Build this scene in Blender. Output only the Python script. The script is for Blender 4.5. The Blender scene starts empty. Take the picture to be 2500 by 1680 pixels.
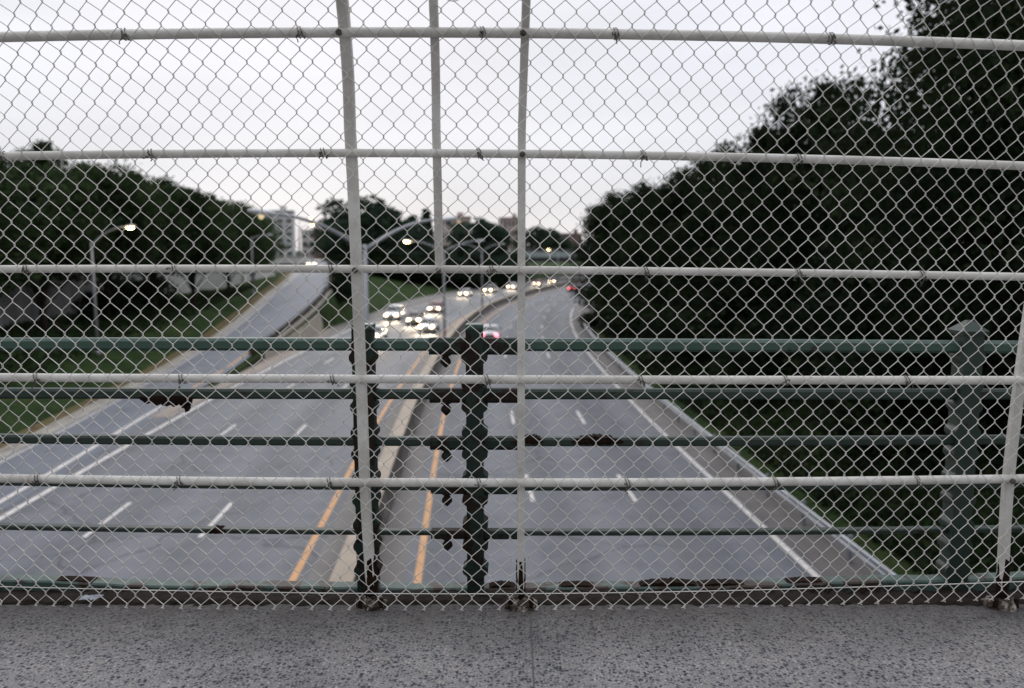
import bpy, math, random
import numpy as np
from mathutils import Vector, Matrix

# ------------------------------------------------------------------ camera, sky, sun, exposure
S = bpy.context.scene
COL = S.collection
R = math.radians
EYE = 8.5                                   # camera height above the highway; bridge walkway is 1.375 below
cam_d = bpy.data.cameras.new('camera'); cam = bpy.data.objects.new('camera', cam_d); COL.objects.link(cam)
cam.location = (0, 0, EYE); cam.rotation_euler = (R(90 - 6.7), 0, 0)
cam_d.sensor_width = 36; cam_d.lens = 28; cam_d.clip_start = 0.05; cam_d.clip_end = 6000
cam_d.dof.use_dof = True; cam_d.dof.focus_distance = 2.95; cam_d.dof.aperture_fstop = 2.0
S.camera = cam

W = bpy.data.worlds.new('World'); S.world = W; W.use_nodes = True
nt = W.node_tree; nt.nodes.clear()
def N(t, kind, **kw):
    n = t.nodes.new(kind)
    for k, v in kw.items(): setattr(n, k, v)
    return n
SUN_EL, SUN_ROT = R(26), R(-14)
sky = N(nt, 'ShaderNodeTexSky', sky_type='NISHITA', sun_disc=False, sun_elevation=SUN_EL, sun_rotation=SUN_ROT)
geo = N(nt, 'ShaderNodeTexCoord'); sep = N(nt, 'ShaderNodeSeparateXYZ')
nt.links.new(geo.outputs['Generated'], sep.inputs[0])
mp = N(nt, 'ShaderNodeMapping'); mp.inputs['Scale'].default_value = (1.0, 1.0, 4.5)
nt.links.new(geo.outputs['Generated'], mp.inputs[0])
noi = N(nt, 'ShaderNodeTexNoise'); noi.inputs['Scale'].default_value = 2.6; noi.inputs['Detail'].default_value = 6
nt.links.new(mp.outputs[0], noi.inputs['Vector'])
# a veil of cloud: dimmer at the horizon, brighter overhead, faintly banded
lum = N(nt, 'ShaderNodeMapRange'); lum.inputs[1].default_value = 0.0; lum.inputs[2].default_value = 0.42
lum.inputs[3].default_value = 8.3; lum.inputs[4].default_value = 10.3
nt.links.new(sep.outputs['Z'], lum.inputs[0])
top = N(nt, 'ShaderNodeMapRange'); top.inputs[1].default_value = 0.42; top.inputs[2].default_value = 0.95; top.inputs[3].default_value = 0.0; top.inputs[4].default_value = 12.5
nt.links.new(sep.outputs['Z'], top.inputs[0])
lsum = N(nt, 'ShaderNodeMath', operation='ADD'); nt.links.new(lum.outputs[0], lsum.inputs[0]); nt.links.new(top.outputs[0], lsum.inputs[1])
lum = lsum
rmp = N(nt, 'ShaderNodeMapRange'); rmp.inputs[1].default_value = 0.35; rmp.inputs[2].default_value = 0.68
rmp.inputs[3].default_value = 0.91; rmp.inputs[4].default_value = 1.05
nt.links.new(noi.outputs['Fac'], rmp.inputs[0])
mul = N(nt, 'ShaderNodeMath', operation='MULTIPLY')
nt.links.new(lum.outputs[0], mul.inputs[0]); nt.links.new(rmp.outputs[0], mul.inputs[1])
# the dusk sky is brighter ahead, where the sun went down, than behind the viewer
fb = N(nt, 'ShaderNodeMapRange'); fb.inputs[1].default_value = -0.65; fb.inputs[2].default_value = 0.55; fb.inputs[3].default_value = 0.62; fb.inputs[4].default_value = 1.0
nt.links.new(sep.outputs['Y'], fb.inputs[0])
mul2 = N(nt, 'ShaderNodeMath', operation='MULTIPLY'); nt.links.new(mul.outputs[0], mul2.inputs[0]); nt.links.new(fb.outputs[0], mul2.inputs[1])
mul = mul2
cc = N(nt, 'ShaderNodeVectorMath', operation='SCALE'); cc.inputs[0].default_value = (0.965, 0.97, 1.035)
nt.links.new(mul.outputs[0], cc.inputs['Scale'])
mixs = N(nt, 'ShaderNodeMix', data_type='RGBA'); mixs.inputs[0].default_value = 0.93
nt.links.new(sky.outputs[0], mixs.inputs[6]); nt.links.new(cc.outputs[0], mixs.inputs[7])
bg = N(nt, 'ShaderNodeBackground'); bg.inputs['Strength'].default_value = 0.10
nt.links.new(mixs.outputs[2], bg.inputs['Color'])
wo = N(nt, 'ShaderNodeOutputWorld'); nt.links.new(bg.outputs[0], wo.inputs['Surface'])

sd = bpy.data.lights.new('sun', 'SUN'); sd.energy = 0.5; sd.angle = R(20); sd.color = (1, 0.96, 0.9)
so = bpy.data.objects.new('sun', sd); COL.objects.link(so)
so.rotation_euler = Vector((math.sin(SUN_ROT) * math.cos(SUN_EL), math.cos(SUN_ROT) * math.cos(SUN_EL), math.sin(SUN_EL))).to_track_quat('Z', 'Y').to_euler()

S.view_settings.view_transform = 'Standard'; S.view_settings.look = 'None'
S.view_settings.exposure = 0.0; S.view_settings.gamma = 1.0; S.view_settings.use_curve_mapping = False
S.render.engine = 'CYCLES'
S.cycles.max_bounces = 6; S.cycles.diffuse_bounces = 3; S.cycles.glossy_bounces = 3; S.cycles.transparent_max_bounces = 8
S.cycles.sample_clamp_indirect = 4.0

# ------------------------------------------------------------------ materials
def new_mat(name):
    m = bpy.data.materials.new(name); m.use_nodes = True
    t = m.node_tree; b = t.nodes['Principled BSDF']
    return m, t, b
def ramp(t, src, stops, interp='LINEAR'):
    r = N(t, 'ShaderNodeValToRGB'); r.color_ramp.interpolation = interp
    e = r.color_ramp.elements
    while len(e) < len(stops): e.new(0.5)
    for i, (p, c) in enumerate(stops):
        e[i].position = p; e[i].color = (*c, 1)
    t.links.new(src, r.inputs[0]); return r
def coords(t, kind='Object', scale=None):
    c = N(t, 'ShaderNodeTexCoord'); o = c.outputs[kind]
    if scale:
        m = N(t, 'ShaderNodeMapping'); m.inputs['Scale'].default_value = scale
        t.links.new(o, m.inputs[0]); o = m.outputs[0]
    return o
def noise(t, v, s, d=5, rough=0.55):
    n = N(t, 'ShaderNodeTexNoise'); n.inputs['Scale'].default_value = s; n.inputs['Detail'].default_value = d
    n.inputs['Roughness'].default_value = rough
    t.links.new(v, n.inputs['Vector']); return n.outputs['Fac']
def bump(t, b, h, strength, dist=0.01):
    n = N(t, 'ShaderNodeBump'); n.inputs['Strength'].default_value = strength; n.inputs['Distance'].default_value = dist
    t.links.new(h, n.inputs['Height']); t.links.new(n.outputs[0], b.inputs['Normal'])
def mixc(t, fac, a, b_, mode='MIX'):
    n = N(t, 'ShaderNodeMix', data_type='RGBA', blend_type=mode)
    for sock, v in ((n.inputs[0], fac), (n.inputs[6], a), (n.inputs[7], b_)):
        if hasattr(v, 'links'): t.links.new(v, sock)
        elif isinstance(v, (int, float)): sock.default_value = v
        else: sock.default_value = (*v, 1)
    return n.outputs[2]
MATS = {}
def noisy(name, c1, c2, scale, rough=0.7, metal=0.0, spec=0.4, bmp=0.0, kind='Object', stretch=None, c3=None):
    m, t, b = new_mat(name)
    v = coords(t, kind, stretch)
    f = noise(t, v, scale)
    st = [(0.32, c1), (0.68, c2)] if c3 is None else [(0.3, c1), (0.5, c2), (0.72, c3)]
    r = ramp(t, f, st); t.links.new(r.outputs[0], b.inputs['Base Color'])
    b.inputs['Roughness'].default_value = rough; b.inputs['Metallic'].default_value = metal
    b.inputs['Specular IOR Level'].default_value = spec
    if bmp: bump(t, b, noise(t, v, scale * 6), bmp)
    MATS[name] = m; return m
def emis(name, col, strength):
    m, t, b = new_mat(name)
    b.inputs['Base Color'].default_value = (0.6, 0.6, 0.6, 1)
    b.inputs['Emission Color'].default_value = (*col, 1); b.inputs['Emission Strength'].default_value = strength
    MATS[name] = m; return m

def worn_paint(name, paint, paint2, rust1, rust2, amount, rough=0.5, spec=0.4):
    """Paint with chipped rusty patches of irregular outline."""
    m, t, b = new_mat(name)
    v = coords(t)
    p = ramp(t, noise(t, v, 9, 6), [(0.3, paint), (0.7, paint2)]).outputs[0]
    ru = ramp(t, noise(t, v, 40, 5), [(0.3, rust1), (0.7, rust2)]).outputs[0]
    mask = ramp(t, noise(t, v, 6.5, 9, 0.68), [(amount, (0, 0, 0)), (amount + 0.03, (1, 1, 1))]).outputs[0]
    t.links.new(mixc(t, mask, p, ru), b.inputs['Base Color'])
    b.inputs['Roughness'].default_value = rough; b.inputs['Specular IOR Level'].default_value = spec
    bump(t, b, noise(t, v, 70, 4), 0.25, 0.004)
    MATS[name] = m; return m

worn_paint('white_paint', (0.56, 0.55, 0.51), (0.72, 0.705, 0.67), (0.05, 0.03, 0.02), (0.16, 0.10, 0.065), 0.685, 0.5)
_m = MATS['white_paint']; _t = _m.node_tree; _b = _t.nodes['Principled BSDF']; _l = _b.inputs['Base Color'].links[0].from_socket
_v = coords(_t); _chip = ramp(_t, noise(_t, _v, 75, 6, 0.7), [(0.66, (0, 0, 0)), (0.70, (0.8, 0.8, 0.8))]).outputs[0]
_gr = ramp(_t, noise(_t, _v, 3.2, 8, 0.7), [(0.35, (0.72, 0.71, 0.69)), (0.62, (1, 1, 1))]).outputs[0]
_t.links.new(mixc(_t, _chip, mixc(_t, 1.0, _l, _gr, 'MULTIPLY'), (0.11, 0.095, 0.08)), _b.inputs['Base Color'])
worn_paint('green_paint', (0.030, 0.068, 0.052), (0.042, 0.085, 0.066), (0.012, 0.009, 0.007), (0.03, 0.018, 0.012), 0.66, 0.42)
worn_paint('dark_green_paint', (0.013, 0.028, 0.021), (0.02, 0.038, 0.029), (0.010, 0.007, 0.006), (0.022, 0.013, 0.009), 0.60, 0.55)
worn_paint('rusted_paint', (0.012, 0.024, 0.019), (0.018, 0.032, 0.025), (0.008, 0.006, 0.005), (0.024, 0.013, 0.008), 0.50, 0.75, 0.2)
worn_paint('toe_paint', (0.045, 0.08, 0.068), (0.065, 0.105, 0.09), (0.02, 0.013, 0.01), (0.05, 0.03, 0.02), 0.50, 0.6)
noisy('rust', (0.007, 0.005, 0.004), (0.024, 0.012, 0.007), 30, 0.9, spec=0.1, bmp=0.6)
noisy('flaked_foot', (0.02, 0.015, 0.011), (0.055, 0.04, 0.028), 34, 0.85, bmp=0.7, c3=(0.50, 0.47, 0.42))
noisy('galvanised_wire', (0.52, 0.51, 0.475), (0.74, 0.725, 0.68), 6, 0.45, metal=0.05, spec=0.5)
noisy('tie_metal', (0.05, 0.045, 0.04), (0.13, 0.12, 0.10), 40, 0.6, metal=0.3)
noisy('dirt', (0.009, 0.007, 0.006), (0.028, 0.022, 0.018), 22, 0.95, spec=0.1, bmp=0.8, kind='Object')
noisy('concrete', (0.24, 0.225, 0.20), (0.36, 0.34, 0.30), 1.2, 0.85, spec=0.25, bmp=0.2)
noisy('dark_concrete', (0.085, 0.08, 0.074), (0.16, 0.15, 0.135), 0.9, 0.9, spec=0.2, bmp=0.2)
noisy('tan_concrete', (0.30, 0.255, 0.205), (0.40, 0.345, 0.28), 0.9, 0.85, spec=0.25, bmp=0.2)
noisy('grey_wall', (0.22, 0.22, 0.225), (0.38, 0.38, 0.385), 0.5, 0.9, spec=0.2, stretch=(1, 1, 0.3))
noisy('pale_wall', (0.55, 0.54, 0.53), (0.72, 0.71, 0.70), 0.4, 0.85, spec=0.2)
noisy('white_line', (0.42, 0.40, 0.38), (0.66, 0.63, 0.61), 3.0, 0.75)
noisy('yellow_line', (0.44, 0.245, 0.115), (0.58, 0.33, 0.165), 2.0, 0.75)
noisy('lamp_shell', (0.55, 0.56, 0.58), (0.66, 0.67, 0.69), 3, 0.45)
noisy('steel_pole', (0.27, 0.28, 0.30), (0.36, 0.37, 0.39), 2, 0.5, metal=0.4)
noisy('guard_steel', (0.20, 0.215, 0.24), (0.30, 0.32, 0.35), 1.5, 0.45, metal=0.5)
noisy('bark', (0.02, 0.016, 0.012), (0.05, 0.04, 0.032), 5, 0.95, spec=0.1)
noisy('flyer_paper', (0.20, 0.22, 0.25), (0.32, 0.34, 0.38), 30, 0.8)
noisy('brick', (0.17, 0.085, 0.07), (0.26, 0.14, 0.115), 0.5, 0.9, spec=0.2)
noisy('roof_brown', (0.17, 0.10, 0.085), (0.24, 0.15, 0.13), 0.3, 0.9, spec=0.2)
noisy('pink_wall', (0.46, 0.37, 0.34), (0.54, 0.44, 0.41), 0.3, 0.9, spec=0.2)
noisy('tower_grey', (0.50, 0.50, 0.52), (0.60, 0.60, 0.62), 0.2, 0.9, spec=0.2)
noisy('bridge_teal', (0.26, 0.32, 0.32), (0.34, 0.40, 0.40), 0.4, 0.7)
noisy('dark_steel', (0.03, 0.032, 0.035), (0.06, 0.062, 0.065), 2, 0.7)
noisy('rubber', (0.015, 0.015, 0.015), (0.03, 0.03, 0.03), 10, 0.85, spec=0.2)
noisy('rim_metal', (0.35, 0.35, 0.36), (0.5, 0.5, 0.51), 8, 0.35, metal=0.7)
noisy('black_trim', (0.012, 0.012, 0.013), (0.03, 0.03, 0.03), 8, 0.5)
noisy('plate', (0.5, 0.5, 0.45), (0.6, 0.6, 0.55), 20, 0.5)
for nm, a, b_ in (('paint_white', (0.80, 0.80, 0.81), (0.85, 0.85, 0.86)), ('paint_silver', (0.58, 0.59, 0.61), (0.64, 0.65, 0.67)),
                 ('paint_brown', (0.11, 0.055, 0.035), (0.14, 0.07, 0.045)), ('paint_red', (0.20, 0.035, 0.03), (0.26, 0.045, 0.035)),
                 ('paint_dark', (0.03, 0.032, 0.038), (0.045, 0.048, 0.055)), ('paint_grey', (0.16, 0.165, 0.175), (0.2, 0.205, 0.215))):
    mm = noisy(nm, a, b_, 1.5, 0.3, metal=0.15, spec=0.6)
    mm.node_tree.nodes['Principled BSDF'].inputs['Coat Weight'].default_value = 0.6
noisy('car_glass', (0.018, 0.022, 0.026), (0.035, 0.04, 0.046), 1.0, 0.08, spec=0.8)
noisy('window_glass', (0.05, 0.055, 0.065), (0.10, 0.105, 0.12), 0.3, 0.12, spec=0.7)
emis('headlight_lit', (1.0, 0.74, 0.45), 11); emis('tail_lit', (1.0, 0.06, 0.07), 3.4); emis('tail_lit_pink', (1.0, 0.16, 0.22), 4.0)
emis('sodium_lit', (1.0, 0.66, 0.30), 22); emis('sodium_dim', (1.0, 0.75, 0.35), 0.7); emis('window_lit', (1.0, 0.66, 0.28), 1.3)
emis('window_green', (0.85, 0.9, 0.42), 1.6); emis('sign_orange', (1.0, 0.40, 0.10), 1.1)

def make_asphalt(name, c1, c2, c3, tracks=0.0):
    m, t, b = new_mat(name)
    v = coords(t)
    um = N(t, 'ShaderNodeUVMap'); um.uv_map = 'along'
    def stretched(sx, sy):
        mp_ = N(t, 'ShaderNodeMapping'); mp_.inputs['Scale'].default_value = (sx, sy, 1); t.links.new(um.outputs[0], mp_.inputs[0]); return mp_.outputs[0]
    big = noise(t, stretched(0.75, 0.035), 1.0, 5)
    base = ramp(t, big, [(0.3, c1), (0.5, c2), (0.72, c3)]).outputs[0]
    fine = ramp(t, noise(t, v, 26, 4, 0.7), [(0.25, (0.70, 0.70, 0.70)), (0.75, (1.24, 1.24, 1.24))]).outputs[0]
    blot = ramp(t, noise(t, v, 0.8, 7, 0.65), [(0.28, (0.76, 0.77, 0.78)), (0.5, (1, 1, 1)), (0.75, (1.10, 1.10, 1.10))]).outputs[0]
    c = mixc(t, 1.0, mixc(t, 1.0, base, fine, 'MULTIPLY'), blot, 'MULTIPLY')
    if tracks:
        # darker oil line down each lane, paler wheel paths, sealed cracks
        sx = N(t, 'ShaderNodeSeparateXYZ'); t.links.new(um.outputs[0], sx.inputs[0])
        wob = N(t, 'ShaderNodeMath', operation='MULTIPLY_ADD'); wob.inputs[1].default_value = 0.9
        t.links.new(noise(t, stretched(0.3, 0.05), 1.0, 4), wob.inputs[0]); t.links.new(sx.outputs[0], wob.inputs[2])
        ph = N(t, 'ShaderNodeMath', operation='MULTIPLY'); ph.inputs[1].default_value = 2 * math.pi / 3.5; t.links.new(wob.outputs[0], ph.inputs[0])
        sn = N(t, 'ShaderNodeMath', operation='SINE'); t.links.new(ph.outputs[0], sn.inputs[0])
        tr = ramp(t, sn.outputs[0], [(0.0, (1 - tracks,) * 3), (0.5, (1, 1, 1)), (1.0, (1 + tracks * 0.5,) * 3)]).outputs[0]
        mrr = N(t, 'ShaderNodeMapRange'); mrr.inputs[1].default_value = -1; mrr.inputs[2].default_value = 1; t.links.new(sn.outputs[0], mrr.inputs[0]); t.links.new(mrr.outputs[0], tr.node.inputs[0])
        c = mixc(t, 1.0, c, tr, 'MULTIPLY')
        wv = N(t, 'ShaderNodeVectorMath', operation='MULTIPLY_ADD'); wv.inputs[1].default_value = (1.6, 1.6, 0)
        wn = N(t, 'ShaderNodeTexNoise'); wn.inputs['Scale'].default_value = 0.7; wn.inputs['Detail'].default_value = 5; t.links.new(v, wn.inputs['Vector'])
        t.links.new(wn.outputs['Color'], wv.inputs[0]); t.links.new(v, wv.inputs[2])
        vo = N(t, 'ShaderNodeTexVoronoi', feature='DISTANCE_TO_EDGE'); vo.inputs['Scale'].default_value = 0.16; t.links.new(wv.outputs[0], vo.inputs['Vector'])
        ck = ramp(t, vo.outputs['Distance'], [(0.004, (0.58, 0.58, 0.6)), (0.009, (1, 1, 1))]).outputs[0]
        gate = ramp(t, noise(t, v, 0.12, 3), [(0.46, (0, 0, 0)), (0.54, (1, 1, 1))]).outputs[0]
        c = mixc(t, gate, c, mixc(t, 1.0, c, ck, 'MULTIPLY'))
    t.links.new(c, b.inputs['Base Color'])
    b.inputs['Roughness'].default_value = 0.7; b.inputs['Specular IOR Level'].default_value = 0.28
    bump(t, b, noise(t, v, 60, 3), 0.35, 0.01)
    MATS[name] = m; return m
make_asphalt('asphalt', (0.10, 0.109, 0.125), (0.130, 0.139, 0.156), (0.155, 0.160, 0.172), tracks=0.16)
make_asphalt('ramp_asphalt', (0.115, 0.13, 0.155), (0.138, 0.153, 0.18), (0.15, 0.166, 0.19))
make_asphalt('gore_concrete', (0.21, 0.175, 0.15), (0.25, 0.21, 0.18), (0.28, 0.24, 0.205))
make_asphalt('shoulder', (0.10, 0.094, 0.092), (0.14, 0.132, 0.128), (0.17, 0.16, 0.15))

def make_grass():
    m, t, b = new_mat('grass')
    v = coords(t)
    a = ramp(t, noise(t, v, 0.35, 6, 0.6), [(0.3, (0.016, 0.028, 0.012)), (0.5, (0.030, 0.055, 0.021)), (0.62, (0.046, 0.064, 0.026)), (0.75, (0.038, 0.076, 0.028))]).outputs[0]
    f = ramp(t, noise(t, v, 5, 6, 0.75), [(0.3, (0.55, 0.55, 0.5)), (0.7, (1.35, 1.35, 1.2))]).outputs[0]
    t.links.new(mixc(t, 1.0, a, f, 'MULTIPLY'), b.inputs['Base Color'])
    b.inputs['Roughness'].default_value = 0.95; b.inputs['Specular IOR Level'].default_value = 0.05
    bump(t, b, noise(t, v, 7, 6, 0.7), 1.0, 0.12)
    MATS['grass'] = m
make_grass()
noisy('verge', (0.055, 0.035, 0.02), (0.13, 0.10, 0.05), 2.2, 0.95, spec=0.1, bmp=0.8, c3=(0.06, 0.075, 0.03))

def make_leaf(name, c1, c2, c3):
    m, t, b = new_mat(name)
    v = coords(t)
    a = ramp(t, noise(t, v, 0.45, 3, 0.6), [(0.34, c1), (0.5, c2), (0.68, c3)]).outputs[0]
    oi = N(t, 'ShaderNodeObjectInfo')
    hs = N(t, 'ShaderNodeHueSaturation'); mr = N(t, 'ShaderNodeMapRange')
    mr.inputs[3].default_value = 0.8; mr.inputs[4].default_value = 1.2
    t.links.new(oi.outputs['Random'], mr.inputs[0]); t.links.new(mr.outputs[0], hs.inputs['Value']); t.links.new(a, hs.inputs['Color'])
    t.links.new(hs.outputs[0], b.inputs['Base Color'])
    b.inputs['Roughness'].default_value = 0.8; b.inputs['Specular IOR Level'].default_value = 0.04
    tr = N(t, 'ShaderNodeBsdfTranslucent'); t.links.new(hs.outputs[0], tr.inputs['Color'])
    mx = N(t, 'ShaderNodeMixShader'); mx.inputs[0].default_value = 0.38
    out = t.nodes['Material Output']; t.links.new(b.outputs[0], mx.inputs[1]); t.links.new(tr.outputs[0], mx.inputs[2]); t.links.new(mx.outputs[0], out.inputs['Surface'])
    MATS[name] = m
make_leaf('leaf_mid', (0.018, 0.030, 0.014), (0.031, 0.051, 0.022), (0.056, 0.085, 0.034))
make_leaf('leaf_light', (0.034, 0.056, 0.026), (0.054, 0.086, 0.038), (0.082, 0.122, 0.054))
make_leaf('leaf_dark', (0.009, 0.014, 0.008), (0.016, 0.026, 0.012), (0.032, 0.049, 0.021))
make_leaf('leaf_dry', (0.030, 0.028, 0.016), (0.055, 0.050, 0.026), (0.10, 0.085, 0.045))
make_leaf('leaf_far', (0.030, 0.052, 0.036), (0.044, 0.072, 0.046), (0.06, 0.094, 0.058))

def make_aggregate():
    m, t, b = new_mat('exposed_aggregate')
    v = coords(t)
    wv = N(t, 'ShaderNodeTexNoise'); wv.inputs['Scale'].default_value = 60; t.links.new(v, wv.inputs['Vector'])
    add = N(t, 'ShaderNodeVectorMath', operation='MULTIPLY_ADD'); add.inputs[1].default_value = (0.012,) * 3
    t.links.new(wv.outputs['Color'], add.inputs[0]); t.links.new(v, add.inputs[2])
    def stones(scale, lo, hi, stop):
        vo = N(t, 'ShaderNodeTexVoronoi'); vo.inputs['Scale'].default_value = scale; t.links.new(add.outputs[0], vo.inputs['Vector'])
        s = N(t, 'ShaderNodeSeparateColor'); t.links.new(vo.outputs['Color'], s.inputs[0])
        shape = ramp(t, vo.outputs['Distance'], [(lo, (1, 1, 1)), (hi, (0, 0, 0))]).outputs[0]
        pick = ramp(t, s.outputs[0], [(stop, (0, 0, 0)), (stop + 0.01, (1, 1, 1))], 'CONSTANT').outputs[0]
        mk = N(t, 'ShaderNodeMath', operation='MULTIPLY'); t.links.new(shape, mk.inputs[0]); t.links.new(pick, mk.inputs[1])
        return mk.outputs[0], s.outputs[1]
    fine = noise(t, v, 190, 5, 0.8)
    mort = ramp(t, fine, [(0.34, (0.085, 0.085, 0.087)), (0.5, (0.195, 0.19, 0.187)), (0.66, (0.38, 0.37, 0.355))]).outputs[0]
    d1, r1 = stones(88, 0.32, 0.55, 0.46)
    d2, r2 = stones(52, 0.24, 0.44, 0.62)
    l1, r3 = stones(80, 0.20, 0.42, 0.80)
    dark = ramp(t, r1, [(0.0, (0.022, 0.028, 0.043)), (0.6, (0.055, 0.062, 0.080)), (1.0, (0.10, 0.095, 0.09))]).outputs[0]
    c = mixc(t, d1, mort, dark)
    c = mixc(t, l1, c, (0.36, 0.34, 0.33))
    dark2 = ramp(t, r2, [(0.0, (0.012, 0.016, 0.027)), (1.0, (0.04, 0.044, 0.06))]).outputs[0]
    c = mixc(t, d2, c, dark2)
    st = ramp(t, noise(t, v, 2.2, 7, 0.65), [(0.3, (0.68, 0.68, 0.70)), (0.5, (1, 1, 1)), (0.7, (1.15, 1.13, 1.1))]).outputs[0]
    c = mixc(t, 1.0, c, st, 'MULTIPLY')
    # the slab darkens towards the foot of the fence, with a ragged edge
    sp = N(t, 'ShaderNodeSeparateXYZ'); t.links.new(v, sp.inputs[0])
    wob = N(t, 'ShaderNodeMath', operation='MULTIPLY_ADD'); wob.inputs[1].default_value = 0.42
    t.links.new(noise(t, v, 5.5, 7, 0.65), wob.inputs[0]); t.links.new(sp.outputs['Y'], wob.inputs[2])
    edge_dark = ramp(t, wob.outputs[0], [(0.0, (0, 0, 0)), (1.0, (0.85, 0.85, 0.85))])
    mr = N(t, 'ShaderNodeMapRange'); mr.inputs[1].default_value = 2.74; mr.inputs[2].default_value = 3.24; t.links.new(wob.outputs[0], mr.inputs[0]); t.links.new(mr.outputs[0], edge_dark.inputs[0])
    c = mixc(t, edge_dark.outputs[0], c, (0.035, 0.03, 0.028))
    t.links.new(c, b.inputs['Base Color'])
    b.inputs['Roughness'].default_value = 0.8; b.inputs['Specular IOR Level'].default_value = 0.3
    bump(t, b, fine, 0.4, 0.004)
    MATS['exposed_aggregate'] = m
make_aggregate()

# ------------------------------------------------------------------ mesh helpers
class MB:
    def __init__(self): self.v = []; self.f = []
    def poly(self, pts, faces):
        o = len(self.v); self.v += [tuple(p) for p in pts]; self.f += [tuple(i + o for i in fc) for fc in faces]
    def box(self, c, s, rot=None, taper=1.0):
        x, y, z = (q / 2 for q in s)
        P = [Vector((sx * x * (taper if sz > 0 else 1), sy * y * (taper if sz > 0 else 1), sz * z)) for sz in (-1, 1) for sx, sy in ((-1, -1), (1, -1), (1, 1), (-1, 1))]
        if rot is not None: P = [rot @ p for p in P]
        c = Vector(c); self.poly([p + c for p in P], [(3, 2, 1, 0), (4, 5, 6, 7), (0, 1, 5, 4), (1, 2, 6, 5), (2, 3, 7, 6), (3, 0, 4, 7)])
        return self
    def bevbox(self, c, s, b, rot=None):
        """Box with chamfered long edges: an octagonal section drawn along X, with chamfered ends."""
        x, y, z = (q / 2 for q in s)
        sec = lambda k: [(-y + k, -z + b), (-y + b, -z + k), (y - b, -z + k), (y - k, -z + b), (y - k, z - b), (y - b, z - k), (-y + b, z - k), (-y + k, z - b)]
        P = []
        for px, k in ((-x, b * 0.5), (-x + b, 0), (x - b, 0), (x, b * 0.5)):
            P += [Vector((px, q[0], q[1])) for q in sec(k)]
        if rot is not None: P = [rot @ p for p in P]
        c = Vector(c); F = [tuple(range(7, -1, -1)), tuple(range(24, 32))]
        for i in range(3):
            for j in range(8):
                a = i * 8 + j; a2 = i * 8 + (j + 1) % 8
                F.append((a, a2, a2 + 8, a + 8))
        self.poly([p + c for p in P], F); return self
    def tube(self, path, rad, n=10, cap=True):
        path = [Vector(p) for p in path]; m = len(path)
        rads = rad if hasattr(rad, '__len__') else [rad] * m
        prev = None; o = len(self.v)
        for i in range(m):
            d = (path[min(i + 1, m - 1)] - path[max(i - 1, 0)]).normalized()
            if prev is None:
                a = Vector((0, 0, 1)) if abs(d.z) < 0.9 else Vector((1, 0, 0))
                u = (a - d * a.dot(d)).normalized()
            else: u = (prev - d * prev.dot(d)).normalized()
            prev = u; w = d.cross(u)
            for k in range(n):
                t = 2 * math.pi * k / n
                self.v.append(tuple(path[i] + (u * math.cos(t) + w * math.sin(t)) * rads[i]))
        for i in range(m - 1):
            for k in range(n):
                a = o + i * n + k; b = o + i * n + (k + 1) % n
                self.f.append((a, b, b + n, a + n))
        if cap:
            self.f.append(tuple(o + k for k in range(n - 1, -1, -1))); self.f.append(tuple(o + (m - 1) * n + k for k in range(n)))
        return self
    def prism(self, outline, y0, y1, place=None):
        """Extrude an outline in XZ from y0 to y1."""
        n = len(outline); P = [Vector((x, y0, z)) for x, z in outline] + [Vector((x, y1, z)) for x, z in outline]
        if place: P = [place @ p for p in P]
        self.poly(P, [tuple(range(n)), tuple(range(2 * n - 1, n - 1, -1))] + [(i, i + n, (i + 1) % n + n, (i + 1) % n) for i in range(n)])
        return self
    def loft(self, rings, close=True, cap=True):
        n = len(rings[0]); o = len(self.v)
        for r in rings: self.v += [tuple(p) for p in r]
        for i in range(len(rings) - 1):
            for k in range(n if close else n - 1):
                a = o + i * n + k; b = o + i * n + (k + 1) % n
                self.f.append((a, b, b + n, a + n))
        if cap:
            self.f.append(tuple(o + k for k in range(n - 1, -1, -1))); self.f.append(tuple(o + (len(rings) - 1) * n + k for k in range(n)))
        return self
    def build(self, name, mat, parent=None, smooth=False, at=None):
        me = bpy.data.meshes.new(name); me.from_pydata(self.v, [], self.f); me.update()
        if isinstance(mat, str): mat = MATS[mat]
        me.materials.append(mat)
        if smooth: me.polygons.foreach_set('use_smooth', [True] * len(me.polygons))
        o = bpy.data.objects.new(name, me); COL.objects.link(o)
        if at is not None: o.location = at
        if parent is not None: o.parent = parent
        return o
def tag(o, label=None, cat=None, group=None, kind=None):
    for k, v in (('label', label), ('category', cat), ('group', group), ('kind', kind)):
        if v: o[k] = v
    return o
def thing(name, label, cat, loc=(0, 0, 0), rz=0, group=None):
    o = bpy.data.objects.new(name, None); COL.objects.link(o); o.location = loc; o.rotation_euler = (0, 0, rz)
    o.empty_display_size = 0.2
    return tag(o, label, cat, group)
def copy_tree(o, parent=None):
    c = o.copy(); COL.objects.link(c)
    if parent is not None: c.parent = parent
    for ch in list(o.children): copy_tree(ch, c)
    return c
def mesh_np(name, V, F, mat, parent=None, smooth=False):
    me = bpy.data.meshes.new(name)
    nv, nf, k = len(V), len(F), F.shape[1]
    me.vertices.add(nv); me.vertices.foreach_set('co', np.ascontiguousarray(V, dtype=np.float32).ravel())
    me.loops.add(nf * k); me.loops.foreach_set('vertex_index', np.ascontiguousarray(F, dtype=np.int32).ravel())
    me.polygons.add(nf); me.polygons.foreach_set('loop_start', np.arange(0, nf * k, k, dtype=np.int32))
    me.update(calc_edges=True)
    if smooth: me.polygons.foreach_set('use_smooth', [True] * nf)
    me.materials.append(MATS[mat] if isinstance(mat, str) else mat)
    o = bpy.data.objects.new(name, me); COL.objects.link(o)
    if parent is not None: o.parent = parent
    return o
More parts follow.
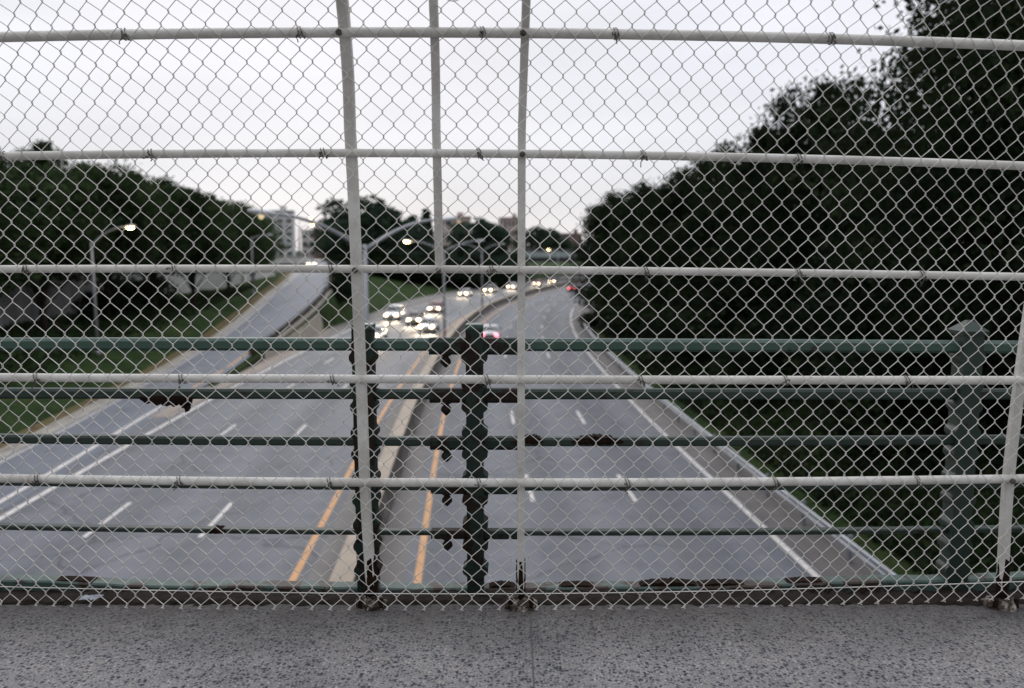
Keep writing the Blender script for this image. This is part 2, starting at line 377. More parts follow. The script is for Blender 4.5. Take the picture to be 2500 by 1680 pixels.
def spline(xs, ys):
    """Natural cubic spline through the points, straight beyond the ends."""
    xs = np.array(xs, float); ys = np.array(ys, float); n = len(xs); h = np.diff(xs)
    A = np.eye(n); b = np.zeros(n)
    for i in range(1, n - 1):
        A[i, i - 1] = h[i - 1]; A[i, i] = 2 * (h[i - 1] + h[i]); A[i, i + 1] = h[i]
        b[i] = 6 * ((ys[i + 1] - ys[i]) / h[i] - (ys[i] - ys[i - 1]) / h[i - 1])
    m = np.linalg.solve(A, b)
    def fn(x):
        x = float(x)
        if x <= xs[0]: return ys[0] + (x - xs[0]) * ((ys[1] - ys[0]) / h[0] - h[0] * m[1] / 6)
        if x >= xs[-1]: return ys[-1] + (x - xs[-1]) * ((ys[-1] - ys[-2]) / h[-1] + h[-1] * m[-2] / 6)
        i = min(int(np.searchsorted(xs, x, 'right')) - 1, n - 2)
        a, c = xs[i + 1] - x, x - xs[i]
        return (m[i] * a ** 3 + m[i + 1] * c ** 3) / (6 * h[i]) + (ys[i] / h[i] - m[i] * h[i] / 6) * a + (ys[i + 1] / h[i] - m[i + 1] * h[i] / 6) * c
    return fn
lin = lambda x, xs, ys: float(np.interp(x, xs, ys))
def sstep(x, a, b):
    t = min(max((x - a) / (b - a), 0), 1); return t * t * (3 - 2 * t)

# ------------------------------------------------------------------ the lie of the land (all in metres, highway at 0)
_C = spline([-60, -20, 20, 30, 40, 50, 63, 75, 88, 99, 114, 127, 142, 153, 163, 183, 210, 240, 280, 330],
            [0.1, -1.95, -4.08, -4.65, -5.13, -5.45, -5.68, -5.68, -5.35, -4.75, -3.45, -1.75, 0.8, 2.95, 5.1, 9.9, 17.4, 27, 42, 64])
def slope(y): return (_C(y + 0.5) - _C(y - 0.5))
def road_x(y, off): return _C(y) + off * math.sqrt(1 + slope(y) ** 2)
ramp_left = spline([-60, 20, 33, 43, 55, 67, 80, 93, 115, 139, 170, 200, 240], [-16.5, -20.3, -21.2, -22.6, -24.0, -25.0, -26.3, -28.0, -31.8, -37.3, -46, -56, -70])
ramp_right = spline([-60, 20, 30, 43, 55, 64, 80, 93, 115, 139, 170, 200, 240], [-13.2, -16.9, -17.75, -19.2, -20.0, -20.5, -21.0, -22.2, -25.6, -31.0, -39.6, -48.6, -62.6])
ramp_z = lambda y: lin(y, [45, 55, 67, 80, 93, 115, 139, 170, 210], [0, 0.3, 1.05, 2.3, 3.55, 4.6, 5.25, 5.8, 6.0])
def main_left(y):                       # left edge of the paved main carriageway
    return road_x(y, -14.8 - 3.2 * sstep(y, 100, 150)) if y > 84 else max(road_x(y, -14.8), ramp_right(y) + (0.3 if y < 46 else 0.9))
def main_right(y): return road_x(y, 13.9 + 1.3 * sstep(y, 84, 92) * (1 - sstep(y, 140, 160)))
ys_rows = np.array(list(np.arange(-40, 200, 2.5)) + list(np.arange(200, 400, 8)) + [400, 600, 1200, 3000])

wall_off = lambda y: lin(y, [40, 70, 104], [12.4, 13.5, 18.0])
def section(y):
    """Ground profile across one station: list of (x, z) from left to right."""
    yy = min(y, 380)
    L, Rr, zr = ramp_left(yy), ramp_right(yy), ramp_z(yy)
    ml, mr = main_left(yy), main_right(yy)
    up = 6.6
    foot = lin(yy, [20, 40, 60, 100, 113, 128, 150], [2.4, 2.6, 3.0, 2.5, 2.6, 5.6, up - 0.3]); wo = wall_off(yy)
    f = lambda a: zr + (foot - zr) * a
    f2 = lambda a: (foot - zr) * a
    pts = [(-1500, up), (-300, up), (-90 - max(0, -L - 40), up), (L - wo - 8, up), (L - wo - 0.6, up), (L - wo, f(1.0)), (L - 9, f(0.9)), (L - 5, f(0.5)), (L - 2, zr + f2(0.1)), (L - 0.6, zr + 0.02), (L - 0.3, zr - 0.12)]
    gap = ml - (Rr + 1.0)
    pts += [(Rr + 0.6, zr - 0.12), (Rr + 1.0, zr - 0.1)]
    if gap > 1.0:
        for t in (0.2, 0.4, 0.6, 0.8, 0.93):
            zz = (zr - 0.1) * (1 - t) ** 1.15 + 0.25 * math.sin(t * math.pi) * min(gap / 6, 1)
            pts.append((Rr + 1.0 + gap * t, zz))
    else:
        for t in (0.2, 0.4, 0.6, 0.8, 0.93): pts.append((Rr + 1.0 + gap * t, (zr - 0.1) * (1 - t) - 0.1 * t))
    pts += [(ml + 0.1, -0.1), (mr - 0.1, -0.1), (mr + 0.8, 0.12), (mr + 3, 0.9), (mr + 7, 2.9), (mr + 12, 5.6), (mr + 17, 6.8), (mr + 40, 7.0), (mr + 250, 7.0), (1500, 7.0)]
    return pts
V = []; ncol = None
for y in ys_rows:
    sc_ = section(y); ncol = len(sc_); V += [(x, y, z) for x, z in sc_]
nr = len(ys_rows); F = []
for i in range(nr - 1):
    for j in range(ncol - 1):
        a = i * ncol + j; F.append((a, a + 1, a + ncol + 1, a + ncol))
ground = mesh_np('ground', np.array(V), np.array(F), 'grass', smooth=True); tag(ground, kind='structure')
def ground_z(x, y):
    s = section(y); return lin(x, [p[0] for p in s], [p[1] for p in s])

def strip(name, xl, xr, y0, y1, z, mat, step=2.0, parent=None, kind=None, across=1):
    ys = np.linspace(y0, y1, max(2, int(abs(y1 - y0) / step) + 1)); P = []; Fq = []
    for y in ys:
        for j in range(across + 1):
            t = j / across; zz = z(y) if callable(z) else z
            P.append((xl(y) * (1 - t) + xr(y) * t, y, zz))
    w = across + 1
    for i in range(len(ys) - 1):
        for j in range(across):
            a = i * w + j; Fq.append((a, a + 1, a + w + 1, a + w))
    o = mesh_np(name, np.array(P), np.array(Fq), mat, parent)
    uv = o.data.uv_layers.new(name='along'); off = np.array([[p[0] - _C(p[1]), p[1]] for p in P]); li = np.empty(len(o.data.loops), dtype=np.int32)
    o.data.loops.foreach_get('vertex_index', li); uv.data.foreach_set('uv', off[li].astype(np.float32).ravel())
    if kind: tag(o, kind=kind)
    return o
highway = strip('highway', main_left, main_right, -40, 330, 0.0, 'asphalt', kind='structure', across=6)
ramp_road = strip('ramp_road', ramp_left, lambda y: ramp_right(y) + 0.55, 22, 240, lambda y: ramp_z(y) + 0.008, 'ramp_asphalt', kind='structure', across=2)
gore = strip('gore_paving', lambda y: ramp_right(y) + 0.35, lambda y: max(min(road_x(y, -12.3), ramp_right(y) + lin(y, [40, 64, 74, 95], [9, 9, 2.6, 1.5])), ramp_right(y) + 0.36), 40, 95, 0.016, 'gore_concrete', kind='structure')
gore.location.z = 0.0
shoulder = strip('road_shoulder', lambda y: road_x(y, 12.25), main_right, 6, 330, 0.004, 'shoulder', kind='structure')
lshoulder = strip('road_shoulder', main_left, lambda y: road_x(y, -12.2), 66, 330, 0.004, 'shoulder', kind='structure')
strip('median_strip', lambda y: road_x(y, -1.25), lambda y: road_x(y, 1.25), -40, 330, 0.004, 'shoulder', kind='structure')
strip('road_verge', lambda y: ramp_left(y) - 1.5, lambda y: ramp_left(y) - 0.5, 10, 150, lambda y: ramp_z(y) + 0.13, 'verge', kind='structure')
# concrete gutter and kerb along the ramp's outer edge
b = MB()
ysr = np.arange(14, 170, 2.0)
b.loft([[(ramp_left(y) + dx, y, ramp_z(y) + dz) for dx, dz in ((-0.50, -0.1), (-0.50, 0.14), (-0.35, 0.14), (-0.28, 0.03), (0.16, 0.022), (0.16, -0.1))] for y in ysr], close=True)
tag(b.build('kerb', 'concrete'), kind='structure')

def marking(off0, y0, y1, z, mat, parent, width=0.15, name='lane_marking'):
    return strip(name, lambda y: off0(y) - width / 2, lambda y: off0(y) + width / 2, y0, y1, z, mat, 1.5, parent)
rx = lambda off: (lambda y: road_x(y, off))
marking(rx(-1.62), 8, 300, 0.01, 'yellow_line', highway, 0.2)
marking(rx(1.62), 8, 300, 0.01, 'yellow_line', highway, 0.2)
marking(rx(12.05), 8, 300, 0.01, 'white_line', highway, 0.2)
marking(rx(-11.95), 8, 300, 0.020, 'white_line', highway, 0.24)
marking(lambda y: ramp_right(y), 8, 46, 0.020, 'white_line', ramp_road, 0.22)
marking(lambda y: ramp_right(y), 46, 240, lambda y: ramp_z(y) + 0.016, 'yellow_line', ramp_road, 0.16)
marking(lambda y: ramp_left(y) + 0.42, 23, 240, lambda y: ramp_z(y) + 0.03, 'white_line', ramp_road, 0.12)
for off, ph in ((-5.05, 22.9), (-8.5, 22.9), (5.15, 26.3), (8.65, 26.3)):
    k = 0
    while ph + 12.2 * k < 230:
        y0 = ph - 12.2 + 12.2 * k; k += 1
        marking(rx(off), y0, y0 + 3.3, 0.01, 'white_line', highway, 0.15)

# ------------------------------------------------------------------ median barrier and guard rail
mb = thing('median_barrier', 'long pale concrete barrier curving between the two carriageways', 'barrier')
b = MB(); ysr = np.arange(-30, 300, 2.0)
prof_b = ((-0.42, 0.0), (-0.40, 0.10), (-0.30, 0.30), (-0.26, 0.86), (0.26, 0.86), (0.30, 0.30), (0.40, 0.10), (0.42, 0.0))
b.loft([[(road_x(y, dx), y, dz) for dx, dz in prof_b] for y in ysr]); b.build('wall', 'dark_concrete', mb)  # the wall is a darker concrete than its coping
b = MB()
b.loft([[(road_x(y, dx), y, dz) for dx, dz in ((-0.285, 0.86), (-0.285, 0.92), (0.27, 0.92), (0.27, 0.86))] for y in ysr]); b.build('coping', 'tan_concrete', mb)

gr = thing('guardrail', 'galvanised steel guardrail beside the right shoulder', 'guardrail')
b = MB(); ysg = np.arange(4, 87, 1.5)
wave = ((0.0, 0.42), (-0.05, 0.45), (-0.05, 0.52), (0.0, 0.565), (-0.05, 0.61), (-0.05, 0.69), (0.0, 0.72), (0.02, 0.72), (0.02, 0.42))
b.loft([[(road_x(y, 13.25 + dx), y, dz) for dx, dz in wave] for y in ysg]); b.build('beam', 'guard_steel', gr)
for y in np.arange(6, 86, 3.0):
    b = MB(); b.box((road_x(y, 13.36), y, 0.33), (0.09, 0.15, 0.9)); b.build('post', 'guard_steel', gr)

# ------------------------------------------------------------------ walls beside the ramp
rw = thing('ramp_parapet', 'low concrete parapet with a dark metal railing beside the ramp', 'parapet')
b = MB(); ysr = np.arange(62, 172, 2.0)
b.loft([[(ramp_right(y) + dx, y, z) for dx, z in ((0.6, ramp_z(y) - 0.3), (0.6, ramp_z(y) + 0.14), (0.95, ramp_z(y) + 0.14), (1.1, lin(y, [60, 84, 96], [-0.2, -0.2, ramp_z(y) - 0.6])))] for y in ysr])
b.build('wall', 'concrete', rw)
b = MB()
for h in (0.42, 0.62, 0.82): b.tube([(ramp_right(y) + 0.72, y, ramp_z(y) + h) for y in ysr], 0.03, 5)
b.build('railing', 'dark_steel', rw)
for y in np.arange(63, 170, 4.0):
    b = MB(); b.box((ramp_right(y) + 0.72, y, ramp_z(y) + 0.48), (0.07, 0.07, 0.70)); b.build('post', 'dark_steel', rw)

gw = thing('retaining_wall', 'dark grey concrete retaining wall under the trees left of the ramp', 'wall')
for i, y0 in enumerate(np.arange(30, 104, 6.0)):
    b = MB(); y1 = y0 + 5.9
    b.loft([[(ramp_left(y) - wall_off(y) + 0.1 + dx, y, z) for dx, z in ((0, 1.6), (0, 6.9), (-0.4, 6.9), (-0.4, 1.6))] for y in (y0, (y0 + y1) / 2, y1)])
    b.build('panel', 'grey_wall', gw)
b = MB(); b.loft([[(ramp_left(y) - wall_off(y) - 0.1 + dx, y, z) for dx, z in ((0.32, 6.9), (0.32, 7.1), (-0.32, 7.1), (-0.32, 6.9))] for y in np.arange(30, 109, 3.0)])
b.build('coping', 'grey_wall', gw)
pw = thing('abutment_wall', 'pale concrete abutment wall at the top of the grass left of the ramp', 'wall')
b = MB(); b.poly([(-50, 106, 1.2), (-39.6, 117, 1.5), (-39.6, 117, 6.1), (-50, 106, 6.3), (-50.3, 106.4, 1.2), (-39.9, 117.4, 1.5), (-39.9, 117.4, 6.1), (-50.3, 106.4, 6.3)],
                 [(0, 1, 2, 3), (7, 6, 5, 4), (3, 2, 6, 7), (1, 5, 6, 2), (4, 0, 3, 7), (0, 4, 5, 1)])
b.build('wall', 'pale_wall', pw)
b = MB(); b.poly([(-39.3, 117.3, 2.0), (-36.2, 122, 3.0), (-36.2, 122, 6.0), (-39.3, 117.3, 6.0), (-39.6, 117.7, 2.0), (-36.5, 122.4, 3.0), (-36.5, 122.4, 6.0), (-39.6, 117.7, 6.0)],
                 [(0, 1, 2, 3), (7, 6, 5, 4), (3, 2, 6, 7), (1, 5, 6, 2), (4, 0, 3, 7), (0, 4, 5, 1)])
b.build('wing_wall', 'pale_wall', pw)
b = MB(); rz_ = Matrix.Rotation(math.atan2(11, 10.4), 3, 'Z')
b.box((-44.8, 111.7, 6.75), (15.4, 0.1, 0.08), rz_); b.box((-44.8, 111.7, 7.1), (15.4, 0.1, 0.1), rz_)
for t in np.linspace(-7.5, 7.5, 9):
    p = Vector((-44.8, 111.7, 6.7)) + rz_ @ Vector((t, 0, 0)); b.box(p, (0.1, 0.1, 0.9))
b.build('railing', 'steel_pole', pw)
sw = thing('street_parapet', 'pale parapet of the cross street at the head of the ramp', 'parapet')
b = MB(); b.box((-56, 150, 6.7), (36, 0.4, 1.3)); b.build('wall', 'pale_wall', sw)
b = MB(); b.box((-56, 149.95, 7.42), (36.3, 0.6, 0.14)); b.build('coping', 'concrete', sw)
tag(MB().box((-57, 160, 6.2), (60, 14, 0.1)).build('cross_street', 'ramp_asphalt'), kind='structure')

# ------------------------------------------------------------------ overpass in the distance
ob = thing('overpass', 'grey green road overpass with solid parapet crossing where the highway bends', 'bridge')
b = MB(); b.box((34, 238, 5.85), (104, 12, 1.3)); b.build('girder', 'dark_steel', ob)
b = MB(); b.box((34, 231.8, 7.3), (104, 0.35, 1.6)); b.box((34, 244.2, 7.3), (104, 0.35, 1.6)); b.build('parapet', 'bridge_teal', ob)
b = MB()
for z in (8.4, 8.8): b.box((34, 231.8, z), (104, 0.08, 0.08))
for x in np.arange(-17, 86, 3.0): b.box((x, 231.8, 8.45), (0.1, 0.1, 0.7))
b.build('railing', 'steel_pole', ob)
for x in (3.0, 25.5, 48): 
    b = MB(); b.box((x, 238, 2.5), (1.0, 10, 5.4)); b.build('pier', 'concrete', ob)
b = MB(); b.box((53, 246, 2.4), (16, 1, 5.2)); b.build('abutment', 'pale_wall', ob)

# ------------------------------------------------------------------ street lamps
def lamp_head(mbld, tip, d):
    """Cobra head: flattened tapered housing along direction d."""
    d = Vector(d).normalized(); s = Vector((0, 0, 1)).cross(d).normalized(); u = d.cross(s)
    rings = []
    for t, w, h in ((0, 0.05, 0.04), (0.12, 0.10, 0.06), (0.35, 0.17, 0.09), (0.6, 0.16, 0.08), (0.78, 0.08, 0.04)):
        c = Vector(tip) + d * t
        rings.append([c + s * (w * math.cos(a)) + u * (h * math.sin(a)) for a in np.linspace(0, 2 * math.pi, 11)[:-1]])
    mbld.loft(rings)
    return Vector(tip) + d * 0.42 - u * 0.085, d, s, u
def street_lamp(label, loc, rz, arms, height, reach, rise, lit, power=0, group='street lamps along the roads', lens_size=1.0, strong=None):
    t = thing('street_lamp', label, 'street lamp', loc, rz, group)
    b = MB(); b.tube([(0, 0, 0), (0, 0, 0.35)], 0.17, 10); b.tube([(0, 0, 0.35), (0, 0, height * 0.5), (0, 0, height)], [0.115, 0.095, 0.07], 10)
    b.build('pole', 'steel_pole', t, True)
    for k, sgn in enumerate(arms):
        b = MB(); pts = []
        for q in np.linspace(0, 1, 9):
            pts.append((sgn * (0.05 + reach * q), 0, height - 0.15 + rise * (1 - (1 - q) ** 1.8)))
        b.tube(pts, list(np.linspace(0.065, 0.04, 9)), 8)
        b.build('arm', 'steel_pole', t, True)
        b = MB(); c, d, s, u = lamp_head(b, pts[-1], (sgn, 0, 0.10))
        hd = b.build('lamp_head', 'lamp_shell', t, True)
        b = MB(); rings = []
        for dz, w in ((0.03, 0.135), (-0.04, 0.125), (-0.09, 0.08), (-0.11, 0.02)):
            rings.append([c + d * (1.35 * w * lens_size * math.cos(a)) + s * (w * lens_size * math.sin(a)) + u * dz for a in np.linspace(0, 2 * math.pi, 11)[:-1]])
        b.loft(rings)
        b.build('lens', {2: 'sodium_lit', 1: 'sodium_dim', 0: 'window_glass'}[lit[k]], hd, True)
        if lit[k] == 2 and power:
            l = bpy.data.lights.new('lamp_glow', 'POINT'); l.energy = power; l.color = (1, 0.7, 0.38); l.shadow_soft_size = 0.2
            lo = bpy.data.objects.new('lamp_glow', l); COL.objects.link(lo); lo.parent = hd; lo.location = c - u * 0.3
    return t
street_lamp('tall twin-arm street lamp on the median nearest the footbridge, unlit', (road_x(24, 0) - 0.1, 24, 0.93), R(46), (-1, 1), 7.75, 2.85, 0.95, (1, 0), lens_size=0.5)
street_lamp('twin-arm median street lamp, second from the footbridge, its left head glowing', (road_x(67, 0), 67, 0.93), R(-2), (-1, 1), 7.6, 2.6, 0.9, (2, 0), 60, lens_size=1.5)
street_lamp('twin-arm median street lamp, farthest of the three, over the oncoming cars', (road_x(108, 0), 108, 0.93), R(-25), (-1, 1), 7.6, 2.6, 0.95, (0, 0))
street_lamp('single-arm street lamp glowing in front of the dark trees left of the ramp', (-28.3, 54, ground_z(-28.3, 54)), R(0), (1,), 7.7, 2.2, 1.15, (2,), 60, lens_size=1.5)
street_lamp('single-arm street lamp glowing at the head of the ramp', (-42.5, 160, 6.2), R(20), (1,), 6.6, 2.2, 0.9, (2,), 40, lens_size=2.2)
street_lamp('small street lamp glowing pink above the head of the ramp', (-49.2, 186, 6.2), R(10), (1,), 9.0, 2.2, 1.0, (2,), 0, lens_size=1.9)
street_lamp('small street lamp glowing above the distant overpass', (13, 226, ground_z(13, 226)), R(180), (1,), 8.4, 2.2, 0.6, (2,), 0, lens_size=2.2)
street_lamp('slim street lamp standing on the grass left of the ramp', (-30.5, 94, ground_z(-30.5, 94)), R(20), (1,), 6.6, 1.6, 0.4, (0,))

# ------------------------------------------------------------------ vehicles
def ring(y, hw, zb, zt, n=16, sq=3.2):
    c, h = (zb + zt) / 2, (zt - zb) / 2; P = []
    for k in range(n):
        a = 2 * math.pi * (k + 0.5) / n; ca, sa = math.cos(a), math.sin(a)
        P.append((hw * math.copysign(abs(ca) ** (2 / sq), ca), y, c + h * math.copysign(abs(sa) ** (2 / sq), sa)))
    return P
def make_car(kind, lit_front, lit_rear):
    """Car pointing along -Y (towards the viewer); origin on the road under its middle."""
    t = thing('car', 'car', 'car')
    if kind == 'sedan':
        Ln, Wd, hood, roof, ws0, ws1, rw0, rw1, boot = 4.6, 1.78, 0.93, 1.44, -1.05, -0.35, 0.95, 1.6, 1.02
    elif kind == 'suv':
        Ln, Wd, hood, roof, ws0, ws1, rw0, rw1, boot = 4.7, 1.86, 1.06, 1.74, -1.05, -0.45, 1.75, 2.15, 1.12
    else:
        Ln, Wd, hood, roof, ws0, ws1, rw0, rw1, boot = 4.1, 1.72, 0.93, 1.48, -1.05, -0.35, 1.35, 1.85, 1.0
    h = Ln / 2; w = Wd / 2
    b = MB()
    b.loft([ring(-h, w * 0.70, 0.32, 0.62), ring(-h + 0.06, w * 0.86, 0.24, 0.72), ring(-h + 0.3, w * 0.97, 0.2, hood - 0.14), ring(-h + 0.9, w, 0.2, hood - 0.04),
            ring(ws0, w, 0.2, hood + 0.02), ring(0.2, w, 0.2, hood + 0.04), ring(rw1, w, 0.2, boot), ring(h - 0.35, w * 0.97, 0.22, boot - 0.02),
            ring(h - 0.08, w * 0.88, 0.28, boot - 0.10), ring(h, w * 0.74, 0.36, boot - 0.25)])
    body = b.build('body', 'paint_white', t, True)
    gz = hood - 0.02
    def cab(y, hw, z0, z1): return [(-hw, y, z0), (-hw * 0.99, y, (z0 + z1) / 2), (-hw * 0.86, y, z1 - 0.03), (-hw * 0.7, y, z1), (hw * 0.7, y, z1), (hw * 0.86, y, z1 - 0.03), (hw * 0.99, y, (z0 + z1) / 2), (hw, y, z0)]
    b = MB(); b.loft([cab(ws0, w * 0.86, gz - 0.03, gz + 0.04), cab(ws1, w * 0.88, gz, roof - 0.05), cab(rw0, w * 0.88, gz, roof - 0.06), cab(rw1, w * 0.84, gz - 0.03, boot + 0.03)])
    b.build('windows', 'car_glass', t, True)
    b = MB()
    def rr(y, hw, z): return [(-hw, y, z - 0.09), (-hw * 0.93, y, z - 0.02), (-hw * 0.6, y, z + 0.015), (hw * 0.6, y, z + 0.015), (hw * 0.93, y, z - 0.02), (hw, y, z - 0.09)]
    b.loft([rr(ws1 - 0.12, w * 0.80, roof - 0.05), rr(ws1 + 0.2, w * 0.84, roof), rr(rw0 - 0.2, w * 0.84, roof), rr(rw0 + 0.10, w * 0.80, roof - 0.06)])
    rf = b.build('roof', 'paint_white', t, True)
    for s in (-1, 1):
        for p0, p1, r_ in (((s * w * 0.86, ws0, gz), (s * w * 0.77, ws1 - 0.05, roof - 0.06), 0.035), ((s * w * 0.85, rw1, boot), (s * w * 0.77, rw0 + 0.05, roof - 0.07), 0.05), ((s * w * 0.89, 0.35, gz), (s * w * 0.80, 0.35, roof - 0.06), 0.035)):
            MB().tube([p0, p1], r_, 6).build('pillar', 'paint_white', t)
    for s in (-1, 1):
        for yy in (-h + 0.82, h - 0.85):
            b = MB(); b.tube([(s * (w - 0.20), yy, 0.32), (s * (w - 0.17), yy, 0.32), (s * (w + 0.0), yy, 0.32), (s * (w + 0.015), yy, 0.32)], [0.30, 0.325, 0.325, 0.30], 18)
            wh = b.build('wheel', 'rubber', t)
            b = MB(); b.tube([(s * (w + 0.005), yy, 0.32), (s * (w + 0.022), yy, 0.32)], [0.21, 0.17], 14); b.build('rim', 'rim_metal', wh)
        b = MB(); b.loft([[(s * w * 0.66 + 0.23 * math.cos(a) * k, -h + dy, 0.68 + 0.15 * math.sin(a) * k) for a in np.linspace(0, 2 * math.pi, 13)[:-1]] for k, dy in ((1, 0.22), (1, 0.0), (0.6, -0.05))])
        hl = b.build('headlight', 'headlight_lit' if lit_front else 'window_glass', t, True)
        if lit_front:
            l = bpy.data.lights.new('headlight_beam', 'SPOT'); l.energy = 560; l.color = (1, 0.80, 0.55); l.spot_size = R(70); l.spot_blend = 0.7; l.shadow_soft_size = 0.15
            lo = bpy.data.objects.new('headlight_beam', l); COL.objects.link(lo); lo.parent = hl
            lo.location = (s * w * 0.66, -h - 0.12, 0.70); lo.rotation_euler = Vector((0, 1, 0.13)).to_track_quat('Z', 'Y').to_euler()
        b = MB(); b.bevbox((s * w * 0.72, h - 0.03, boot - 0.36), (0.42, 0.14, 0.38), 0.04)
        b.build('taillight', {0: 'paint_red', 1: 'tail_lit', 2: 'tail_lit_pink'}[lit_rear], t)
        b = MB(); b.bevbox((s * (w + 0.08), ws1 - 0.35, hood + 0.07), (0.2, 0.1, 0.13), 0.02); b.build('mirror', 'black_trim', t)
    b = MB(); b.bevbox((0, -h + 0.03, 0.60), (Wd * 0.42, 0.10, 0.15), 0.02); b.build('grille', 'black_trim', t)
    b = MB(); b.bevbox((0, -h + 0.05, 0.36), (Wd * 0.70, 0.14, 0.12), 0.03); b.build('bumper', 'black_trim', t)
    b = MB(); b.bevbox((0, h - 0.0, 0.55), (Wd * 0.62, 0.10, 0.2), 0.03); b.build('bumper', 'black_trim', t)
    b = MB(); b.box((0, -h - 0.025, 0.46), (0.34, 0.02, 0.16)); b.build('licence_plate', 'plate', t)
    b = MB(); b.box((0, h + 0.01, boot - 0.33), (0.34, 0.02, 0.16)); b.build('licence_plate', 'plate', t)
    return t
PROTO = {}
def place_car(label, kind, paint, y, off, away=False, rear=0, z=0.005, x=None, rz=None, group='oncoming cars with lit headlights'):
    key = (kind, away, rear)
    if key not in PROTO:
        c = PROTO[key] = make_car(kind, not away, rear)
    else: c = copy_tree(PROTO[key])
    tag(c, label, 'car', group)
    c.location = (road_x(y, off) if x is None else x, y, z)
    c.rotation_euler = (0, 0, (-math.atan(slope(y)) if rz is None else rz) + (math.pi if away else 0))
    for o in c.children:
        if o.name.split('.')[0] in ('body', 'roof', 'pillar'):
            o.material_slots[0].link = 'OBJECT'; o.material_slots[0].material = MATS[paint]
    return c
place_car('pale car half hidden by the left white post, nearest of the oncoming cars', 'sedan', 'paint_silver', 75, -7.3)
place_car('white car in the lane beside the median barrier, right-hand one of the near pair', 'sedan', 'paint_white', 84, -3.3)
place_car('brown car with orange-tinged lights between the two near white cars', 'hatch', 'paint_brown', 92, -5.9)
place_car('white sport utility vehicle in the outer lane beside the grass', 'suv', 'paint_white', 99, -9.8)
place_car('dark red car with bright headlights behind the near white pair', 'sedan', 'paint_red', 110, -6.5)
place_car('pale car leading the far line of oncoming traffic, on the outer lane', 'sedan', 'paint_silver', 148, -10.3)
place_car('grey car second in the far line of oncoming traffic', 'suv', 'paint_grey', 161, -8.8)
place_car('white car seen just left of the right white post', 'sedan', 'paint_white', 176, -7.7)
place_car('reddish car just right of the right white post', 'hatch', 'paint_red', 192, -5.8)
place_car('dark car last in the line of oncoming cars, near the overpass', 'suv', 'paint_dark', 206, -5.2)
place_car('silver car with pink tail lights driving away beside the median barrier', 'sedan', 'paint_silver', 76, 3.6, True, 2, group='cars driving away')
place_car('far car with red tail lights driving away beside the dark trees', 'sedan', 'paint_dark', 168, 6.6, True, 1, group='cars driving away')
place_car('car with lit headlights turning onto the top of the ramp', 'sedan', 'paint_white', 146, 0, z=ramp_z(146) + 0.02, x=-35.5, rz=R(-15))

# ------------------------------------------------------------------ far buildings
def building(label, loc, rz, sx, sy, h, wall, roof='roof_brown', floors=4, cols=5, lit=(), parapet=0.5, litmat='window_lit', win=(0.55, 0.5)):
    t = thing('building', label, 'building', loc, rz)
    b = MB(); b.box((0, 0, h / 2), (sx, sy, h)); b.build('wall', wall, t)
    b = MB(); b.box((0, 0, h + parapet / 2), (sx + 0.6, sy + 0.6, parapet)); rf = b.build('roof', roof, t)
    b = MB(); b.box((sx * 0.2, 0, h + parapet + 0.9), (sx * 0.18, sy * 0.3, 1.8)); b.build('roof_hut', wall, rf)
    fw, fh = sx / cols, h / floors; n = 0
    for i in range(floors):
        for j in range(cols):
            x, z = -sx / 2 + fw * (j + 0.5), fh * (i + 0.55); ww, wh = fw * win[0], fh * win[1]
            b = MB()
            for dx, dz, a, c in ((0, wh / 2, ww + 0.24, 0.12), (0, -wh / 2, ww + 0.24, 0.12), (-ww / 2, 0, 0.12, wh), (ww / 2, 0, 0.12, wh), (0, 0, 0.08, wh)):
                b.box((x + dx, -sy / 2 - 0.06, z + dz), (a, 0.14, c))
            f = b.build('window', 'concrete', t)
            b = MB(); b.box((x, -sy / 2 - 0.02, z), (ww, 0.04, wh)); b.build('pane', litmat if n in lit else 'window_glass', f); n += 1
    return t
building('grey tower block rising behind the left trees', (-92, 315, 6), R(12), 13, 12, 17.4, 'tower_grey', 'tower_grey', 7, 4)
building('pale tall building between the left trees and the brick building', (-66, 262, 6), R(10), 4.5, 10, 8.6, 'pale_wall', 'pale_wall', 3, 2)
building('red brick building with an orange lit window beyond the ramp', (-58, 250, 6), R(8), 6.2, 10, 8.3, 'brick', 'roof_brown', 3, 3, lit=(4, 5), litmat='sign_orange')
building('low pinkish building with a brown roof behind the middle trees', (-24, 330, 9), R(4), 14, 12, 12.6, 'pink_wall', 'roof_brown', 2, 4, lit=(6,))
building('long flat-roofed building with a pale band seen beside the right white post', (-0.7, 345, 9), R(-4), 8.5, 12, 12.8, 'pink_wall', 'roof_brown', 3, 5)
building('small lit building among the far trees left of the right white post', (-4.6, 300, 9), R(-2), 5.0, 9, 7.2, 'pink_wall', 'tower_grey', 2, 2, lit=(0, 3))
building('brown distant building just left of the right-hand wood', (25.5, 345, 8), R(-6), 9, 10, 7.2, 'roof_brown', 'roof_brown', 3, 4)
building('pale low house showing through the dark trees near the middle post', (-22, 262, 6), R(5), 6, 8, 8.0, 'pink_wall', 'tower_grey', 2, 2, lit=())

